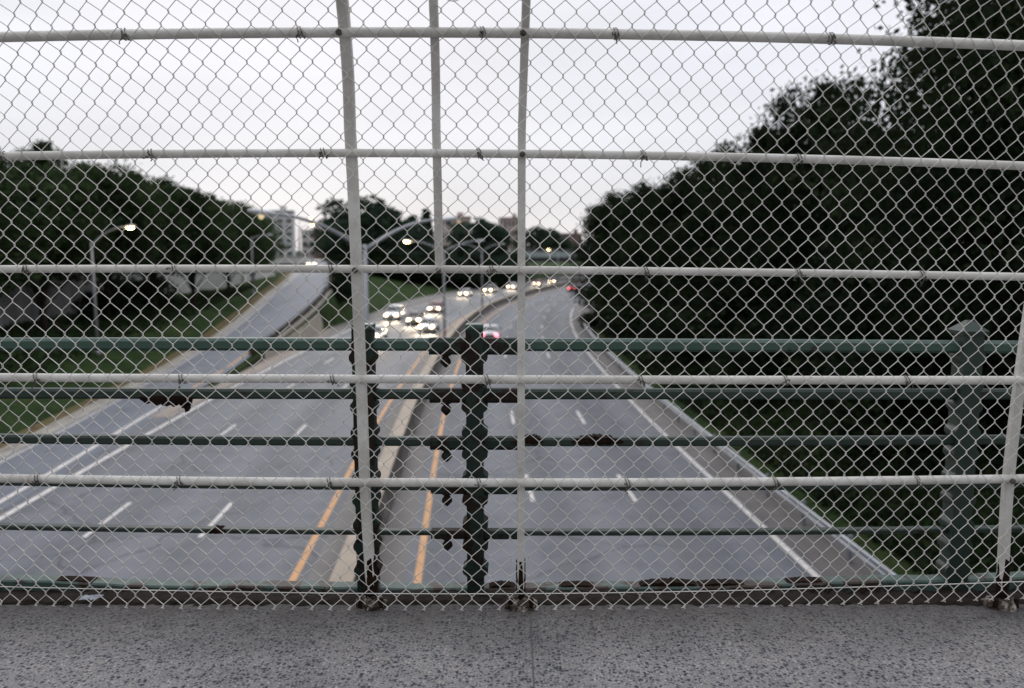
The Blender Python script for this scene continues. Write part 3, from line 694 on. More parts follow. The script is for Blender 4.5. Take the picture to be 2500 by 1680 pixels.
# ------------------------------------------------------------------ trees
rng = np.random.default_rng(7)
def leaf_quads(centres, size, rg):
    n = len(centres)
    a = rg.normal(size=(n, 3)); a /= np.linalg.norm(a, axis=1)[:, None]
    bb = rg.normal(size=(n, 3)); bb -= a * (a * bb).sum(1)[:, None]; bb /= np.linalg.norm(bb, axis=1)[:, None]
    s = size * rg.uniform(0.6, 1.35, n)[:, None]
    V_ = np.stack([centres - a * s, centres + bb * s * 0.55, centres + a * s, centres - bb * s * 0.55], 1).reshape(-1, 3)
    return V_, np.arange(4 * n).reshape(n, 4)
def tree_data(seed, H, crown_w, crown_base, lumps, twigs, leaves, leaf, shape='round'):
    """Returns the trunk (MB) and crown arrays of one tree of height H standing at the origin."""
    rg = np.random.default_rng(seed); rd = random.Random(seed)
    tr = MB(); bend = [(0, 0)]
    for i in range(5): bend.append((bend[-1][0] + rd.uniform(-.25, .25), bend[-1][1] + rd.uniform(-.25, .25)))
    zs = np.linspace(-0.4, H * 0.86, 6); r0 = 0.016 * H + 0.06
    tr.tube([(bend[i][0], bend[i][1], zs[i]) for i in range(6)], list(np.linspace(r0, 0.03, 6)), 8)
    cen = []
    zc0 = H * crown_base
    for k in range(lumps):
        q = (k + 0.5) / lumps
        z = zc0 + (H - zc0) * (0.08 + 0.84 * q)
        tt = (z - zc0) / (H - zc0)
        if shape == 'cone': env = crown_w * (1.0 - tt) ** 0.8 * 0.9 + 0.15
        elif shape == 'column': env = crown_w * (0.35 + 0.65 * math.sin(math.pi * min(0.95, tt * 0.85 + 0.15)))
        else: env = crown_w * math.sqrt(max(0.05, 1 - (2 * tt - 0.85) ** 2 / 1.4))
        ang = 2.4 * k + rd.uniform(-.5, .5); rad = env * rd.uniform(0.35, 0.85)
        c = np.array([rad * math.cos(ang), rad * math.sin(ang), z]); lr = env * rd.uniform(0.30, 0.50) + 0.25
        cen.append((c, lr))
        i = min(5, max(1, int(q * 4) + 1))
        zb = zs[i - 1] * 0.6 + zs[i] * 0.4; zb = min(zb, z - 0.2)
        base = Vector((bend[i][0], bend[i][1], max(zb, H * 0.12))); tip = Vector(c); mid = base.lerp(tip, 0.5) + Vector((0, 0, 0.06 * H * rd.uniform(-.3, .8)))
        tr.tube([base, mid, tip], [r0 * 0.34, r0 * 0.2, 0.02], 5)
    P = []
    for c, lr in cen:
        d = rg.normal(size=(twigs, 3)); d /= np.linalg.norm(d, axis=1)[:, None]
        d[:, 2] *= 0.75
        rr_ = lr * rg.uniform(0.55, 1.25, twigs) ** 0.9
        tc = c + d * rr_[:, None]
        lp = tc[:, None, :] + rg.normal(size=(twigs, leaves, 3)) * (0.16 * lr + 0.12) * np.array([1, 1, 0.6])
        P.append(lp.reshape(-1, 3))
    P = np.concatenate(P); P[:, 2] = np.maximum(P[:, 2], 0.1)
    Vq, Fq = leaf_quads(P, leaf, rg)
    return tr, Vq, Fq
KINDS = {}
def tree_kind(key, mat, **kw):
    tr, Vq, Fq = tree_data(**kw)
    me_t = bpy.data.meshes.new('trunk'); me_t.from_pydata(tr.v, [], tr.f); me_t.materials.append(MATS['bark']); me_t.update()
    o = mesh_np('crown', Vq, Fq, mat); me_c = o.data; bpy.data.objects.remove(o)
    KINDS[key] = (me_t, me_c, kw['H'])
tree_kind('broad1', 'leaf_mid', seed=1, H=13, crown_w=4.6, crown_base=0.3, lumps=26, twigs=34, leaves=20, leaf=0.17)
tree_kind('broad2', 'leaf_mid', seed=2, H=13, crown_w=4.2, crown_base=0.3, lumps=26, twigs=34, leaves=20, leaf=0.17)
tree_kind('tall1', 'leaf_mid', seed=3, H=15, crown_w=3.6, crown_base=0.28, lumps=26, twigs=32, leaves=20, leaf=0.17, shape='column')
tree_kind('light1', 'leaf_light', seed=21, H=13, crown_w=4.4, crown_base=0.28, lumps=26, twigs=32, leaves=18, leaf=0.19)
tree_kind('light2', 'leaf_light', seed=22, H=13, crown_w=4.0, crown_base=0.28, lumps=26, twigs=32, leaves=18, leaf=0.19)
tree_kind('dark1', 'leaf_dark', seed=4, H=15, crown_w=5.2, crown_base=0.08, lumps=34, twigs=38, leaves=22, leaf=0.16)
tree_kind('dark2', 'leaf_dark', seed=5, H=15, crown_w=4.8, crown_base=0.06, lumps=34, twigs=38, leaves=22, leaf=0.16)
tree_kind('dark3', 'leaf_dark', seed=6, H=15, crown_w=4.2, crown_base=0.08, lumps=30, twigs=38, leaves=22, leaf=0.16, shape='column')
tree_kind('near', 'leaf_dark', seed=8, H=15, crown_w=5.6, crown_base=0.2, lumps=36, twigs=46, leaves=26, leaf=0.11)
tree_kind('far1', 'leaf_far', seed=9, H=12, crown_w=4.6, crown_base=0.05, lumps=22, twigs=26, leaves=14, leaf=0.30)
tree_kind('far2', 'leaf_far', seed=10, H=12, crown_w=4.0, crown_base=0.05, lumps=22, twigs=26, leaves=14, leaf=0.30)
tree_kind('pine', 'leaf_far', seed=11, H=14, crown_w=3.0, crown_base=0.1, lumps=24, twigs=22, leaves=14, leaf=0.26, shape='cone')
tree_kind('bush', 'leaf_dark', seed=12, H=3.2, crown_w=2.3, crown_base=0.02, lumps=14, twigs=26, leaves=18, leaf=0.12)
tree_kind('bush2', 'leaf_mid', seed=13, H=3.2, crown_w=2.2, crown_base=0.02, lumps=14, twigs=26, leaves=18, leaf=0.12)
TW = {}
rtree = random.Random(5)
def tree(kind, x, y, h, label, name='tree', cat='tree', group=None, wide=1.0, zb=None):
    me_t, me_c, H = KINDS[kind]
    z = ground_z(x, y) if zb is None else zb
    t = thing(name, label, cat, (x, y, z), rtree.uniform(0, 6.28), group)
    s = h / H; t.scale = (s * wide, s * wide, s)
    for n_, me in (('trunk', me_t), ('crown', me_c)):
        if n_ == 'trunk' and cat == 'shrub': n_ = 'stem'
        o = bpy.data.objects.new(n_, me); COL.objects.link(o); o.parent = t
    return t
ORD = 'first second third fourth fifth sixth seventh eighth ninth tenth eleventh twelfth thirteenth fourteenth fifteenth sixteenth seventeenth eighteenth nineteenth twentieth'.split()
FX = 2500 * 28 / 36
def px(xp, yp, Y): return (xp - 1250) * Y / FX, EYE + (612 - yp) * Y / FX
# left bank, front row from the near end
left = [(-120, 335, 46, 'broad1'), (100, 405, 57, 'broad2'), (255, 403, 66, 'broad1'), (375, 428, 75, 'tall1'), (470, 462, 84, 'broad2'), (560, 488, 97, 'light1'), (630, 515, 110, 'light2'), (668, 585, 124, 'light1')]
for i, (xp, yp, Y, k) in enumerate(left):
    x, zt = px(xp, yp, Y); x = min(x, ramp_left(Y) - 5.0)
    tree(k, x, Y, zt - ground_z(x, Y), f'green broadleaf tree beside the ramp, {ORD[i]} in the front row counting from the left edge', group='trees left of the ramp', wide=1.12)
back = [(20, 400, 72, 'dark1'), (150, 350, 78, 'tall1'), (300, 420, 92, 'dark2'), (420, 455, 128, 'broad1'), (520, 480, 122, 'broad2'), (600, 505, 140, 'far1')]
for i, (xp, yp, Y, k) in enumerate(back):
    x, zt = px(xp, yp, Y); x = min(x, ramp_left(Y) - 19)
    tree(k, x, Y, zt - ground_z(x, Y), ('slim tree whose spiky top stands above the left trees' if i == 1 else f'tree behind the left retaining wall, {ORD[i]} in the back row counting from the left edge'), group=None if i == 1 else 'trees behind the retaining wall', wide=0.8 if i == 1 else 1.1)
for i, (x, y, h) in enumerate([(-34.5, 66, 2.2), (-35.5, 73, 3.0), (-36, 80, 3.0)]):
    tree('bush', x, y, h, f'dark shrub at the foot of the left trees, {ORD[i]} from the near end', 'shrub', 'shrub', 'shrubs under the left trees')
# middle trees beyond the ramp
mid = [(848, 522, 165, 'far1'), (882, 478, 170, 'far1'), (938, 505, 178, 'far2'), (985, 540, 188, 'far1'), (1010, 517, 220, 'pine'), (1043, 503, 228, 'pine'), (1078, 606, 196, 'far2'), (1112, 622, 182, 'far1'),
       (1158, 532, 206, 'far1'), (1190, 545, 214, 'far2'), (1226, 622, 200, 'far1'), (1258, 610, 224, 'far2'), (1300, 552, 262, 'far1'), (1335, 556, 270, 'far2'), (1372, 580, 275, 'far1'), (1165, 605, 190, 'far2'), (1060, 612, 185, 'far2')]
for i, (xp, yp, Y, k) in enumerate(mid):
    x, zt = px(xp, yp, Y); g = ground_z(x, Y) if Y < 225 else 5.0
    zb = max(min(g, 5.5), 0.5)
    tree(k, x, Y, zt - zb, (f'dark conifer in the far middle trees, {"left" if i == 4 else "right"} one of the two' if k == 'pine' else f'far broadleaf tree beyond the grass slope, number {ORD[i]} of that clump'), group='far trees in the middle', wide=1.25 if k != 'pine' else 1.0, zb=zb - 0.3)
for i, (x, y, h) in enumerate([(ramp_right(97) + 1.7, 97, 2.4), (ramp_right(102) + 2.0, 102, 3.0), (ramp_right(108) + 2.2, 108, 3.4), (ramp_right(116) + 2.4, 116, 3.4)]):
    tree('bush', x, y, h, f'dark shrub on the grass right of the ramp parapet, {ORD[i]} from the near end', 'shrub', 'shrub', 'shrubs beside the ramp parapet')
for i, xp in enumerate(range(870, 1235, 30)):
    Y = 160 + 2.2 * i; x, _ = px(xp, 0, Y)
    tree('bush', x, Y, 4.6, f'dark shrub along the top of the middle grass slope, {ORD[i]} from the left', 'shrub', 'shrub', 'shrubs along the top of the grass slope', wide=1.5)
# right bank, front row from the near end
right = [(2580, -200, 23, 'near'), (2460, -60, 29, 'near'), (2120, 292, 37, 'dark3'), (1975, 205, 42, 'dark1'), (1872, 300, 47, 'dark3'), (1790, 372, 54, 'dark2'), (1690, 415, 62, 'dark1'), (1600, 448, 73, 'dark2'), (1525, 470, 86, 'dark1'), (1470, 498, 100, 'dark2'), (1430, 530, 116, 'dark1'), (1420, 565, 132, 'dark2'), (1440, 580, 150, 'dark1'), (1490, 570, 168, 'dark2')]
for i, (xp, yp, Y, k) in enumerate(right):
    x, zt = px(xp, yp, Y); x = max(x, main_right(Y) + (2.2 if Y < 110 else 4.2))
    tree(k, x, Y, zt - ground_z(x, Y), ('large dark tree overhanging the top right corner' if i == 0 else f'dark leafy tree on the right bank, {ORD[i]} from the near end of the front row'), group=None if i == 0 else 'trees on the right bank', wide=(1.0, 1.0, 0.9, 0.72, 0.9, 0.9)[i] if i < 6 else 1.0)
rback = [(2720, 180, 30), (2520, 270, 38), (2300, 370, 48), (2090, 400, 58), (1940, 430, 70), (1820, 430, 84), (1720, 460, 98), (1630, 490, 116), (1570, 505, 136)]
for i, (xp, yp, Y) in enumerate(rback):
    x, zt = px(xp, yp, Y); x = max(x, main_right(Y) + 9)
    tree(('dark2', 'dark1', 'dark3')[i % 3], x, Y, zt - ground_z(x, Y), f'dark tree in the back row of the right bank, {ORD[i]} from the near end', group='back trees of the right bank', wide=1.3)
for i, (o_, y, h) in enumerate([(4.6, 27, 3.4), (6.5, 33, 4.2), (4.2, 39, 3.2), (6.0, 46, 4.2), (4.0, 53, 3.6), (5.5, 60, 4.2), (3.8, 68, 4.0), (4.6, 76, 4.4), (3.2, 85, 3.4), (4.4, 95, 3.2), (4.6, 105, 3.6), (4.8, 116, 3.8), (4.8, 128, 3.8), (5.0, 142, 4.2)]):
    tree('bush', main_right(y) + o_, y, h, f'dark shrub under the right bank trees, {ORD[i]} from the near end', 'shrub', 'shrub', 'shrubs under the right trees', wide=1.3)
tree('bush', main_right(90) - 1.2, 88, 1.6, 'small round dark shrub at the far end of the guardrail', 'shrub', 'shrub')
# undergrowth and grass on the banks
def undergrowth(name, label, n, fx, size, mat, hmax):
    rg = np.random.default_rng(31); P = []
    for _ in range(n):
        x, y = fx(rg); P.append((x, y, ground_z(x, y) + rg.uniform(0, hmax)))
    P = np.array(P); Vq, Fq = leaf_quads(P, size, rg)
    o = mesh_np(name, Vq, Fq, mat); tag(o, label, 'undergrowth', kind='stuff')
def f_right(rg):
    y = 10 + 92 * rg.uniform() ** 1.7; return main_right(y) + 0.7 + rg.uniform(0, 1) ** 1.2 * 16, y
def f_left(rg):
    y = 30 + 80 * rg.uniform(); return ramp_left(y) - 4.5 - rg.uniform(0, 1) * 7.5, y
undergrowth('undergrowth', 'dark leafy ground cover on the right bank under the trees', 60000, f_right, 0.13, 'leaf_dark', 0.5)  # thick dark leaves also stand in for the shade on this bank
undergrowth('undergrowth', 'dark leafy ground cover under the trees left of the ramp', 14000, f_left, 0.12, 'leaf_dark', 0.5)

def f_weed(rg):
    y = 60 + 44 * rg.uniform(); return ramp_right(y) + 0.45 + rg.normal() * 0.12, y
_gz0 = ground_z
ground_z = lambda x, y: ramp_z(y)
undergrowth('weeds', 'dry dark weeds along the right edge of the ramp', 7000, f_weed, 0.09, 'leaf_dry', 0.42)
ground_z = _gz0

# ------------------------------------------------------------------ bridge walkway
DZ = EYE - 1.376
b = MB()
b.box((-7.433, -0.02, DZ - 0.15), (15, 6.0, 0.3)); b.box((7.5725, -0.02, DZ - 0.15), (15, 6.0, 0.3))
wk = b.build('walkway', 'exposed_aggregate'); tag(wk, kind='structure')
tag(MB().box((0.070, -0.02, DZ - 0.1525), (0.006, 6.0, 0.3)).build('joint_filler', 'dark_concrete', wk))
b = MB(); rg = np.random.default_rng(3)
nx = 260; ysd = [2.955, 2.985, 3.03, 3.10, 3.18, 3.26, 3.32]; zd = [-0.012, 0.008, -0.004, -0.026, -0.05, -0.068, -0.09]
P = [(x, y + rg.normal() * 0.006, DZ + z + rg.normal() * 0.005) for y, z in zip(ysd, zd) for x in np.linspace(-4, 4, nx)]
Fq = [(i * nx + j, i * nx + j + 1, (i + 1) * nx + j + 1, (i + 1) * nx + j) for i in range(6) for j in range(nx - 1)]
dirt = mesh_np('dirt_strip', np.array(P), np.array(Fq), 'dirt', smooth=True); tag(dirt, kind='structure')
b = MB(); b.box((0, 3.36, DZ - 0.63), (30, 0.16, 1.0)); b.box((0, 0.0, DZ - 0.75), (30, 6.4, 0.88))
tag(b.build('bridge_structure', 'concrete'), kind='structure')

lt = MB(); rg = np.random.default_rng(4); P = []
for j in range(5):
    for i in range(9): P.append((i * 0.0095 + rg.normal() * 0.002, j * 0.011 + rg.normal() * 0.002, 0.004 + 0.006 * abs(math.sin(i * 1.3 + j)) + rg.uniform(0, 0.004)))
lt.poly(P, [(j * 9 + i, j * 9 + i + 1, j * 9 + i + 10, j * 9 + i + 9) for j in range(4) for i in range(8)])
tag(lt.build('paper_scrap', 'flyer_paper', at=(-1.70, 2.985, DZ + 0.006)), 'crumpled pale scrap of paper in the dirt under the fence, far left', 'litter')

# ------------------------------------------------------------------ white chain link fence, top bent towards the walkway
PZ = [-1.40, -.8, -.355, 0, .23, .437, .565, .646, .73, .79, .95, 1.1, 1.25]
PY = [2.945, 2.925, 2.893, 2.858, 2.835, 2.80, 2.762, 2.725, 2.675, 2.635, 2.50, 2.35, 2.16]
_p = spline(PZ, PY)
_gz = np.linspace(-1.4, 1.25, 400); _gy = np.array([_p(q) for q in _gz]); _gy = np.convolve(np.pad(_gy, 8, mode='edge'), np.ones(17) / 17, 'valid')
def fence_y(zr): return float(np.interp(zr, _gz, _gy))
BZ = [-1.37, -.872, -.473, -.069, .333, .703, 1.2]
BA = [.0085, .0045, .0007, -.0033, -.0079, -.0096, -.0115]
BB = [.006, -.0003, -.0028, -.0075, -.0092, -.0081, -.0081]
def bow(x, zr): return zr + np.interp(zr, BZ, BA) * x * x + np.interp(zr, BZ, BB) * x     # barrel bow of the lens, built into the fence's shape
def fp(x, zr, front=0.0):
    return (x, fence_y(zr) - front, EYE + float(bow(x, zr)))
RAILR = [.0165, .0160, .0140, .0148, .0165, .0165]
RAILZ = [-.872, -.473, -.069, .333, .703]
fence = thing('chain_link_fence', 'white tube and chain link fence bent inward at the top, along the walkway edge', 'fence')
XS = np.linspace(-3.4, 3.6, 57)
for i, rz in enumerate(RAILZ + [1.12]):
    b = MB(); r = RAILR[i]
    b.tube([fp(x, rz) for x in XS], r, 16); b.build('rail', 'white_paint', fence, True)
def vpost(x0, z0, z1, kink=0.0, lean=0.011, r=0.0165, back=0.017, foot=True):
    b = MB(); zs = np.linspace(z0, z1, 46); pts = []
    for z in zs:
        p = fp(x0, z); k = kink * max(0, (-0.85 - z) / 0.4) ** 1.3
        pts.append((x0 + k + lean * max(0, z - 0.42) / 0.36, p[1] + back, p[2]))
    # square tube with softened corners
    rings = []
    for i, p in enumerate(pts):
        q = Vector(pts[min(i + 1, 45)]) - Vector(pts[max(i - 1, 0)]); q.normalize(); n = Vector((0, q.z, -q.y)); u = Vector((1, 0, 0)); c = r * 0.72
        rings.append([Vector(p) + u * a + n * d for a, d in ((-r, -c), (-c, -r), (c, -r), (r, -c), (r, c), (c, r), (-c, r), (-r, c))])
    b.loft(rings); o = b.build('post', 'white_paint', fence)
    if foot:
        fx, fy = pts[0][0], pts[0][1]
        rg2 = np.random.default_rng(int(abs(x0) * 1000) + 5); f = MB(); n = 18; rings = []
        for z, w in ((-0.03, 0.062), (0.0, 0.064), (0.008, 0.056), (0.014, 0.03)):
            rings.append([(fx + math.cos(a) * w * (1 + 0.12 * rg2.normal()), fy + math.sin(a) * w * 0.72 * (1 + 0.12 * rg2.normal()), DZ + 0.02 + z + rg2.normal() * 0.004) for a in np.linspace(0, 2 * math.pi, n + 1)[:-1]])
        f.loft(rings); f.build('base_plate', 'flaked_foot', o)
        for dx in (-0.05, 0.05):
            f = MB(); f.tube([(fx + dx * 0.8, fy - 0.03, DZ + 0.01), (fx + dx * 0.8, fy - 0.03, DZ + 0.042), (fx + dx * 0.8, fy - 0.03, DZ + 0.046)], [0.010, 0.010, 0.006], 6); f.build('anchor_bolt', 'rust', o)
        f = MB(); rg2 = np.random.default_rng(int(abs(x0) * 900) + 2); rings = []
        for z in np.linspace(0.03, 0.17, 9):
            w = r * (1.1 + 0.10 * rg2.random()); k2 = 1 if z < 0.12 else 0.6
            rings.append([(fx - (0 if x0 > 0 else z * 0.02) + math.cos(a) * w * 1.15, fy + math.sin(a) * w * 1.15, DZ + 0.02 + z + rg2.normal() * 0.012) for a in np.linspace(0, 2 * math.pi, 11)[:-1]])
        f.loft(rings); f.build('rust_band', 'rust', o)
    return o
vpost(-0.560, -1.33, 1.2, kink=0.012, lean=0.018, r=0.0185)
vpost(-0.262, -.069, 1.2, foot=False, r=0.0142)
vpost(0.034, -1.33, 1.2, r=0.0138)
vpost(1.885, -1.33, 1.2, kink=0.014, r=0.017)
vpost(-2.42, -1.33, 1.2, r=0.0165)
for x, z in ((-0.56, .703), (0.036, .703), (0.036, .333), (-0.56, -.069), (-0.262, -.069), (1.88, -.872)):
    b = MB(); p = fp(x, z); b.tube([(x, p[1] - 0.012, p[2] - 0.004), (x, p[1] - 0.022, p[2] - 0.004), (x, p[1] - 0.025, p[2] - 0.004)], [0.011, 0.011, 0.006], 6); b.build('bolt', 'tie_metal', fence)

# woven wire
def col_x(m): return -0.00885 + 0.0718145 * m - 6.29e-5 * m * m - 3.4865e-6 * m ** 3
FRONT = 0.0235; HD = 0.0815; WR = 0.00145; ZB = -1.364
_arc = np.concatenate([[0], np.cumsum(np.hypot(np.diff(_gz), np.diff(_gy)))])
def wire_z(s):                                # height (relative to the eye) at arc length s above the bottom edge
    s0 = np.interp(ZB, _gz, _arc); return np.interp(s + s0, _arc, _gz)
SEG = [(0.0, 1.0, 0.0), (0.10, 1.04, 0.5), (0.2, 0.74, 1.0), (0.5, 0.0, 1.0), (0.8, -0.74, 1.0), (0.90, -1.04, 0.5)]   # (fraction of a leg, lateral position, depth)
NROW = 62
Vs, Fs = [], []; nside = 5; vo = 0
rgw = np.random.default_rng(17)
for k in range(-62, 64):
    # wire k lives between half-columns k and k+1 (each half a diamond apart)
    xa = (lambda h: col_x(h / 2.0))
    pts = []
    start = (k % 2)
    for j in range(NROW):
        sgn = 1 if (j + start) % 2 == 0 else -1      # starts at right (+) or left (-) extreme
        for fr, lat, dep in SEG:
            s = (j + fr) * HD / 2
            if j == 0 and fr < 0.05 and False: continue
            pts.append((s, sgn * lat, dep * (1 if sgn > 0 else -1)))
    pts = np.array(pts); z = wire_z(pts[:, 0]); keep = z < 1.08; pts = pts[keep]; z = z[keep]
    c0, c1 = xa(k), xa(k + 1)
    x = (c0 + c1) / 2 + pts[:, 1] * ((c1 - c0) / 2 + 0.0012)
    ph = np.sin(pts[:, 0] * 9 + k * 0.7) * 0.0009 + np.sin(pts[:, 0] * 2.3 + k * 0.21) * 0.0016
    x = x + ph
    y = np.interp(z, _gz, _gy) - FRONT + pts[:, 2] * 0.0024
    zz = EYE + bow(x, z) + np.sin(x * 3.1 + pts[:, 0] * 1.7) * 0.0012
    path = np.stack([x, y, zz], 1)
    d = np.gradient(path, axis=0); d /= np.linalg.norm(d, axis=1)[:, None]
    u = np.cross(d, np.array([0, 1.0, 0])); u /= np.linalg.norm(u, axis=1)[:, None]; w = np.cross(d, u)
    n = len(path)
    for q in range(nside):
        pass
    ang = 2 * np.pi * np.arange(nside) / nside
    ringp = path[:, None, :] + WR * (u[:, None, :] * np.cos(ang)[None, :, None] + w[:, None, :] * np.sin(ang)[None, :, None])
    Vs.append(ringp.reshape(-1, 3))
    i0 = np.arange(n - 1)[:, None] * nside; q0 = np.arange(nside)[None, :]; q1 = (q0 + 1) % nside
    Fs.append(np.stack([i0 + q0, i0 + q1, i0 + nside + q1, i0 + nside + q0], -1).reshape(-1, 4) + vo)
    vo += n * nside
# twisted barbs where two wires end together at the bottom
bb = MB()
for h in range(-62, 64):
    if h % 2 == 0: continue
    x0 = col_x(h / 2.0) if False else None
for h in range(-61, 64):
    if (h % 2) == 1:                           # half-columns where the wires meet on the lowest row
        cx_ = col_x(h / 2.0)
        y0 = fence_y(ZB) - FRONT; z0 = EYE + float(bow(cx_, ZB))
        for sg in (-1, 1):
            tw = [(cx_ + sg * 0.003 * math.cos(t * 5.2) - 0.006 * t + (0.006 * sg * max(0, t - 0.8) * 5), y0 + sg * 0.003 * math.sin(t * 5.2), z0 + 0.004 - 0.012 * t) for t in np.linspace(0, 1.0, 7)]
            bb.tube(tw, WR, 5)
nb = len(bb.v)
allF = np.concatenate(Fs)
bq = [f for f in bb.f if len(f) == 4]
Vall = np.concatenate(Vs + [np.array(bb.v)]); allF = np.concatenate([allF, np.array(bq) + vo])
mesh_np('wire_mesh', Vall, allF, 'galvanised_wire', fence, True)
b = MB(); b.tube([(x, fence_y(-1.30) - FRONT + 0.004, EYE + float(bow(x, -1.304)) - 0.004 * math.cos(x * 1.5)) for x in np.linspace(-3.2, 3.2, 60)], 0.0019, 6)
b.build('tension_wire', 'galvanised_wire', fence, True)
# tie wires round the rails
def tie(x, rz, seed):
    rd = random.Random(seed); b = MB(); p = Vector(fp(x, rz)); R0 = RAILR[RAILZ.index(rz)] + 0.0025
    pts = [(p.x - 0.010 + 0.020 * t + 0.004 * math.sin(9 * t), p.y + R0 * math.cos(2 * math.pi * (1.6 * t + 0.3)) - 0.002, p.z + R0 * math.sin(2 * math.pi * (1.6 * t + 0.3))) for t in np.linspace(0, 1, 26)]
    b.tube(pts, 0.0015, 5)
    for _ in range(3):
        q = Vector((p.x + rd.uniform(-.012, .012), p.y - R0 - 0.003, p.z + rd.uniform(-.010, .004))); path = [q]
        for _k in range(6): path.append(path[-1] + Vector((rd.uniform(-.007, .007), rd.uniform(-.003, .002), rd.uniform(-.009, .004))))
        b.tube(path, 0.0018, 5)
    b.build('tie_wire', 'tie_metal', fence, True)
ties = [(4, (318, 740, 1180, 1500, 2020)), (3, (10, 370, 790, 1170, 1570, 1950)), (2, (55, 420, 805, 1200, 1580, 1955, 2260)), (1, (70, 430, 805, 1188, 1570, 1930, 2230)), (0, (80, 430, 800, 1170, 1535, 1900, 2250))]
scl = [655, 675, 689, 705, 742]
for ri, xs_ in ties:
    for q, xp in enumerate(xs_): tie((xp - 1250) / scl[ri], RAILZ[ri], ri * 20 + q)
# a scrap of curled wire caught near the top
ws = MB()
ws.tube([(-0.195 + 0.030 * math.cos(a) + 0.012 * a / 6, 2.55 + 0.004 * math.sin(3 * a), EYE + 0.80 + 0.020 * math.sin(a) - 0.004 * a) for a in np.linspace(0.3, 7.2, 40)], 0.0011, 5)
ws.tube([(-0.15 + 0.035 * t, 2.55, EYE + 0.80 - 0.03 * math.sin(math.pi * t)) for t in np.linspace(0, 1, 14)], 0.0010, 5)
tag(ws.build('wire_scrap', 'tie_metal'), 'thin curled scrap of dark wire caught in the mesh near the top', 'wire')

# ------------------------------------------------------------------ old green bridge railing behind the fence
YR = 3.30
railing = thing('bridge_railing', 'old dark green iron bridge railing with scalloped posts and rust, just outside the fence', 'railing')
GR = [(-.390, .052, .05), (-.598, .043, .046), (-.802, .037, .044), (-.998, .030, .042), (-1.200, .021, .042)]    # height, depth of bar, width of bar
def gbow(x, i): return [-.0010, 0.0002, .0022, .0038, .0044][i] * x * x + [-.0030, -.0008, -.0010, -.0020, -.0022][i] * x
GXS = np.linspace(-3.6, 3.8, 49)
def bar(i, x0, x1, dh=0.0, dw=0.0, n=25, drop=0.0):
    z, hgt, wid = GR[i]; hgt += dh; wid += dw; rings = []
    for x in np.linspace(x0, x1, n):
        zc = EYE + z + gbow(x, i) - drop; a, c = wid / 2, hgt / 2; e = min(a, c) * 0.45
        rings.append([(x, YR + q[0], zc + q[1]) for q in ((-a, -c + e), (-a + e, -c), (a - e, -c), (a, -c + e), (a, c - e), (a - e, c), (-a + e, c), (-a, c - e))])
    return MB().loft(rings)
for i in range(5):
    bar(i, -3.6, 3.8, n=49).build('rail', 'green_paint' if i == 0 else 'dark_green_paint', railing)
    s = bar(i, -0.345, 0.03, 0.016, 0.014, drop=0.007)
    s.build('sleeve', 'rusted_paint', railing)
    # drop finial hanging below each sleeve
    z = EYE + GR[i][0] - GR[i][1] / 2 - 0.012
    b = MB(); rings = []
    for dz, w in ((0.004, 0.026), (-0.004, 0.022), (-0.010, 0.010), (-0.020, 0.019), (-0.030, 0.021), (-0.038, 0.013), (-0.046, 0.004)):
        rings.append([(-0.277 + 1.1 * w * math.cos(a), YR - 0.004 + w * math.sin(a), z + 1.25 * dz) for a in np.linspace(0, 2 * math.pi, 13)[:-1]])
    b.loft(rings); b.build('drop_finial', 'rusted_paint', railing, True)
def green_post(x0, w=0.036, bulge=0.018, lean=0.0, dep=0.07, mat='rusted_paint', peak=False):
    zs = np.linspace(-1.47, -.325, 160); tops = [g[0] for g in GR] + [-1.40]
    Lf, Rf = [], []
    for z in zs:
        bl = 0.0
        if z < -0.40:
            for i in range(5):
                t = (z - tops[i + 1]) / (tops[i] - tops[i + 1])
                if 0 <= t < 1:
                    for c in (0.22, 0.76): bl = max(bl, math.exp(-((t - c) / 0.095) ** 4))
        ww = w + bulge * bl; xx = x0 + lean * (z + 0.3)
        Lf.append((xx - ww, EYE + z)); Rf.append((xx + ww, EYE + z))
    out = Lf + Rf[::-1]; out = out[::-1]
    b = MB(); b.prism(out, YR - dep / 2 - 0.012, YR + dep / 2)
    o = b.build('post', mat, railing)
    b = MB(); b.loft([[(x0 + sx * w * k, YR + sy * (dep / 2 + 0.004) * k, EYE + z) for sx, sy in ((-1, -1), (1, -1), (1, 1), (-1, 1))] for z, k in (((-.345, 0.98), (-.345, 1.35), (-.33, 1.4), (-.288, 0.25)) if peak else ((-.325, 0.98), (-.318, 1.04), (-.305, 1.04), (-.302, 0.9)))])
    b.build('cap', 'dark_green_paint' if peak else 'green_paint', o)
    return o
green_post(-0.618, 0.042, 0.013)
green_post(-0.156, 0.035, 0.019)
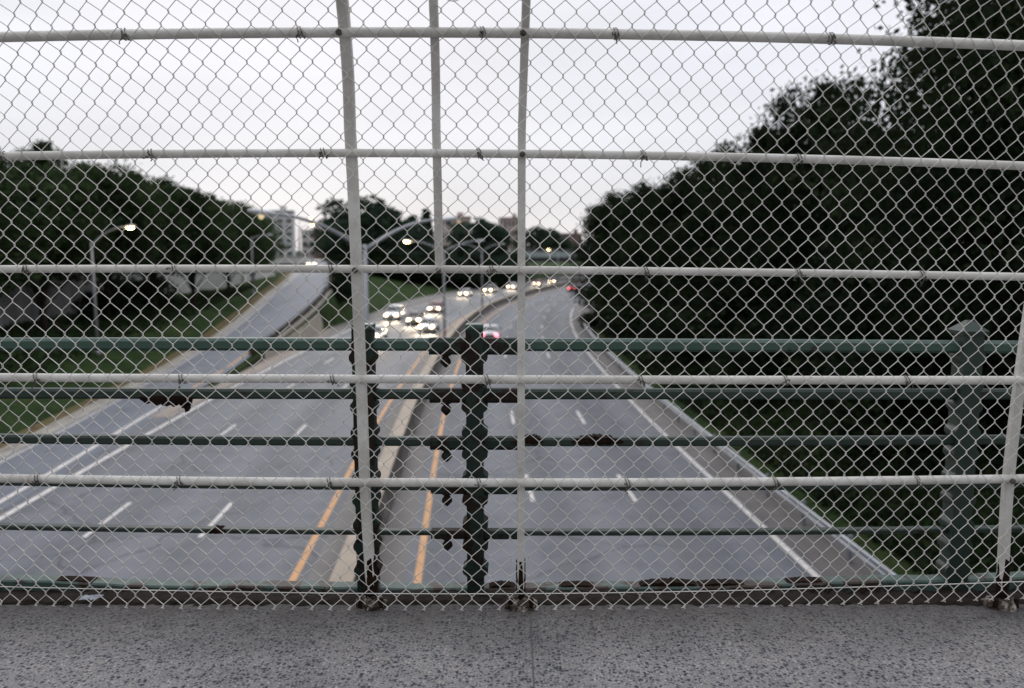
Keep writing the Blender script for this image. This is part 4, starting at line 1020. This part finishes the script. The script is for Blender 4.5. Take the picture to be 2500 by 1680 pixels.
green_post(1.90, 0.040, 0.014, lean=0.0, dep=0.075, mat='dark_green_paint', peak=True)
green_post(-2.70, 0.040, 0.014)
# toe plate along the bottom
rg = np.random.default_rng(12)
rings = []
for x in np.linspace(-3.6, 3.8, 180):
    zt = -1.462 + 0.009 * x * x + 0.004 * x + rg.normal() * 0.0012 + 0.004 * math.sin(x * 5.3) * (abs(x) > 0.4)
    rings.append([(x, YR - 0.04, EYE + zt - 0.03), (x, YR - 0.04, EYE + zt + 0.020), (x, YR - 0.032, EYE + zt + 0.026), (x, YR + 0.025, EYE + zt + 0.026), (x, YR + 0.025, EYE + zt - 0.03)])
MB().loft(rings).build('toe_plate', 'toe_paint', railing)
# flakes of rust: ragged swellings on the bars
def flake(x0, x1, z, up, down, seed):
    rd = np.random.default_rng(seed); n = 26; rings = []
    for t in np.linspace(0, 1, n):
        e = math.sin(math.pi * t) ** 0.6; a = up * e * (0.75 + 0.5 * rd.random()) + 0.002; c = down * e * (0.6 + 0.9 * rd.random()) + 0.002; x = x0 + (x1 - x0) * t
        dd = 0.027 * (0.9 + 0.2 * rd.random())
        rings.append([(x, YR - dd, EYE + z - c), (x, YR - dd - 0.003, EYE + z), (x, YR - dd, EYE + z + a), (x, YR + 0.02, EYE + z + a), (x, YR + 0.02, EYE + z - c)])
    MB().loft(rings).build('rust_flake', 'rust', railing)
flake(-1.56, -1.33, -.610, 0.006, 0.030, 1); flake(0.25, 0.47, -.800, 0.022, 0.008, 2); flake(0.04, 0.13, -.797, 0.019, 0.008, 3)
flake(-1.30, -1.22, -1.192, 0.014, 0.004, 4); flake(-1.385, -1.35, -.612, 0.0, 0.044, 6)
flake(-2.1, -1.80, -1.412, 0.006, 0.02, 7); flake(0.55, 0.80, -1.433, 0.018, 0.02, 8); flake(0.80, 1.02, -1.432, 0.012, 0.02, 9); flake(0.20, 0.36, -1.438, 0.010, 0.02, 10); flake(-0.10, 0.02, -1.440, 0.012, 0.02, 11); flake(1.18, 1.36, -1.42, 0.010, 0.02, 12)
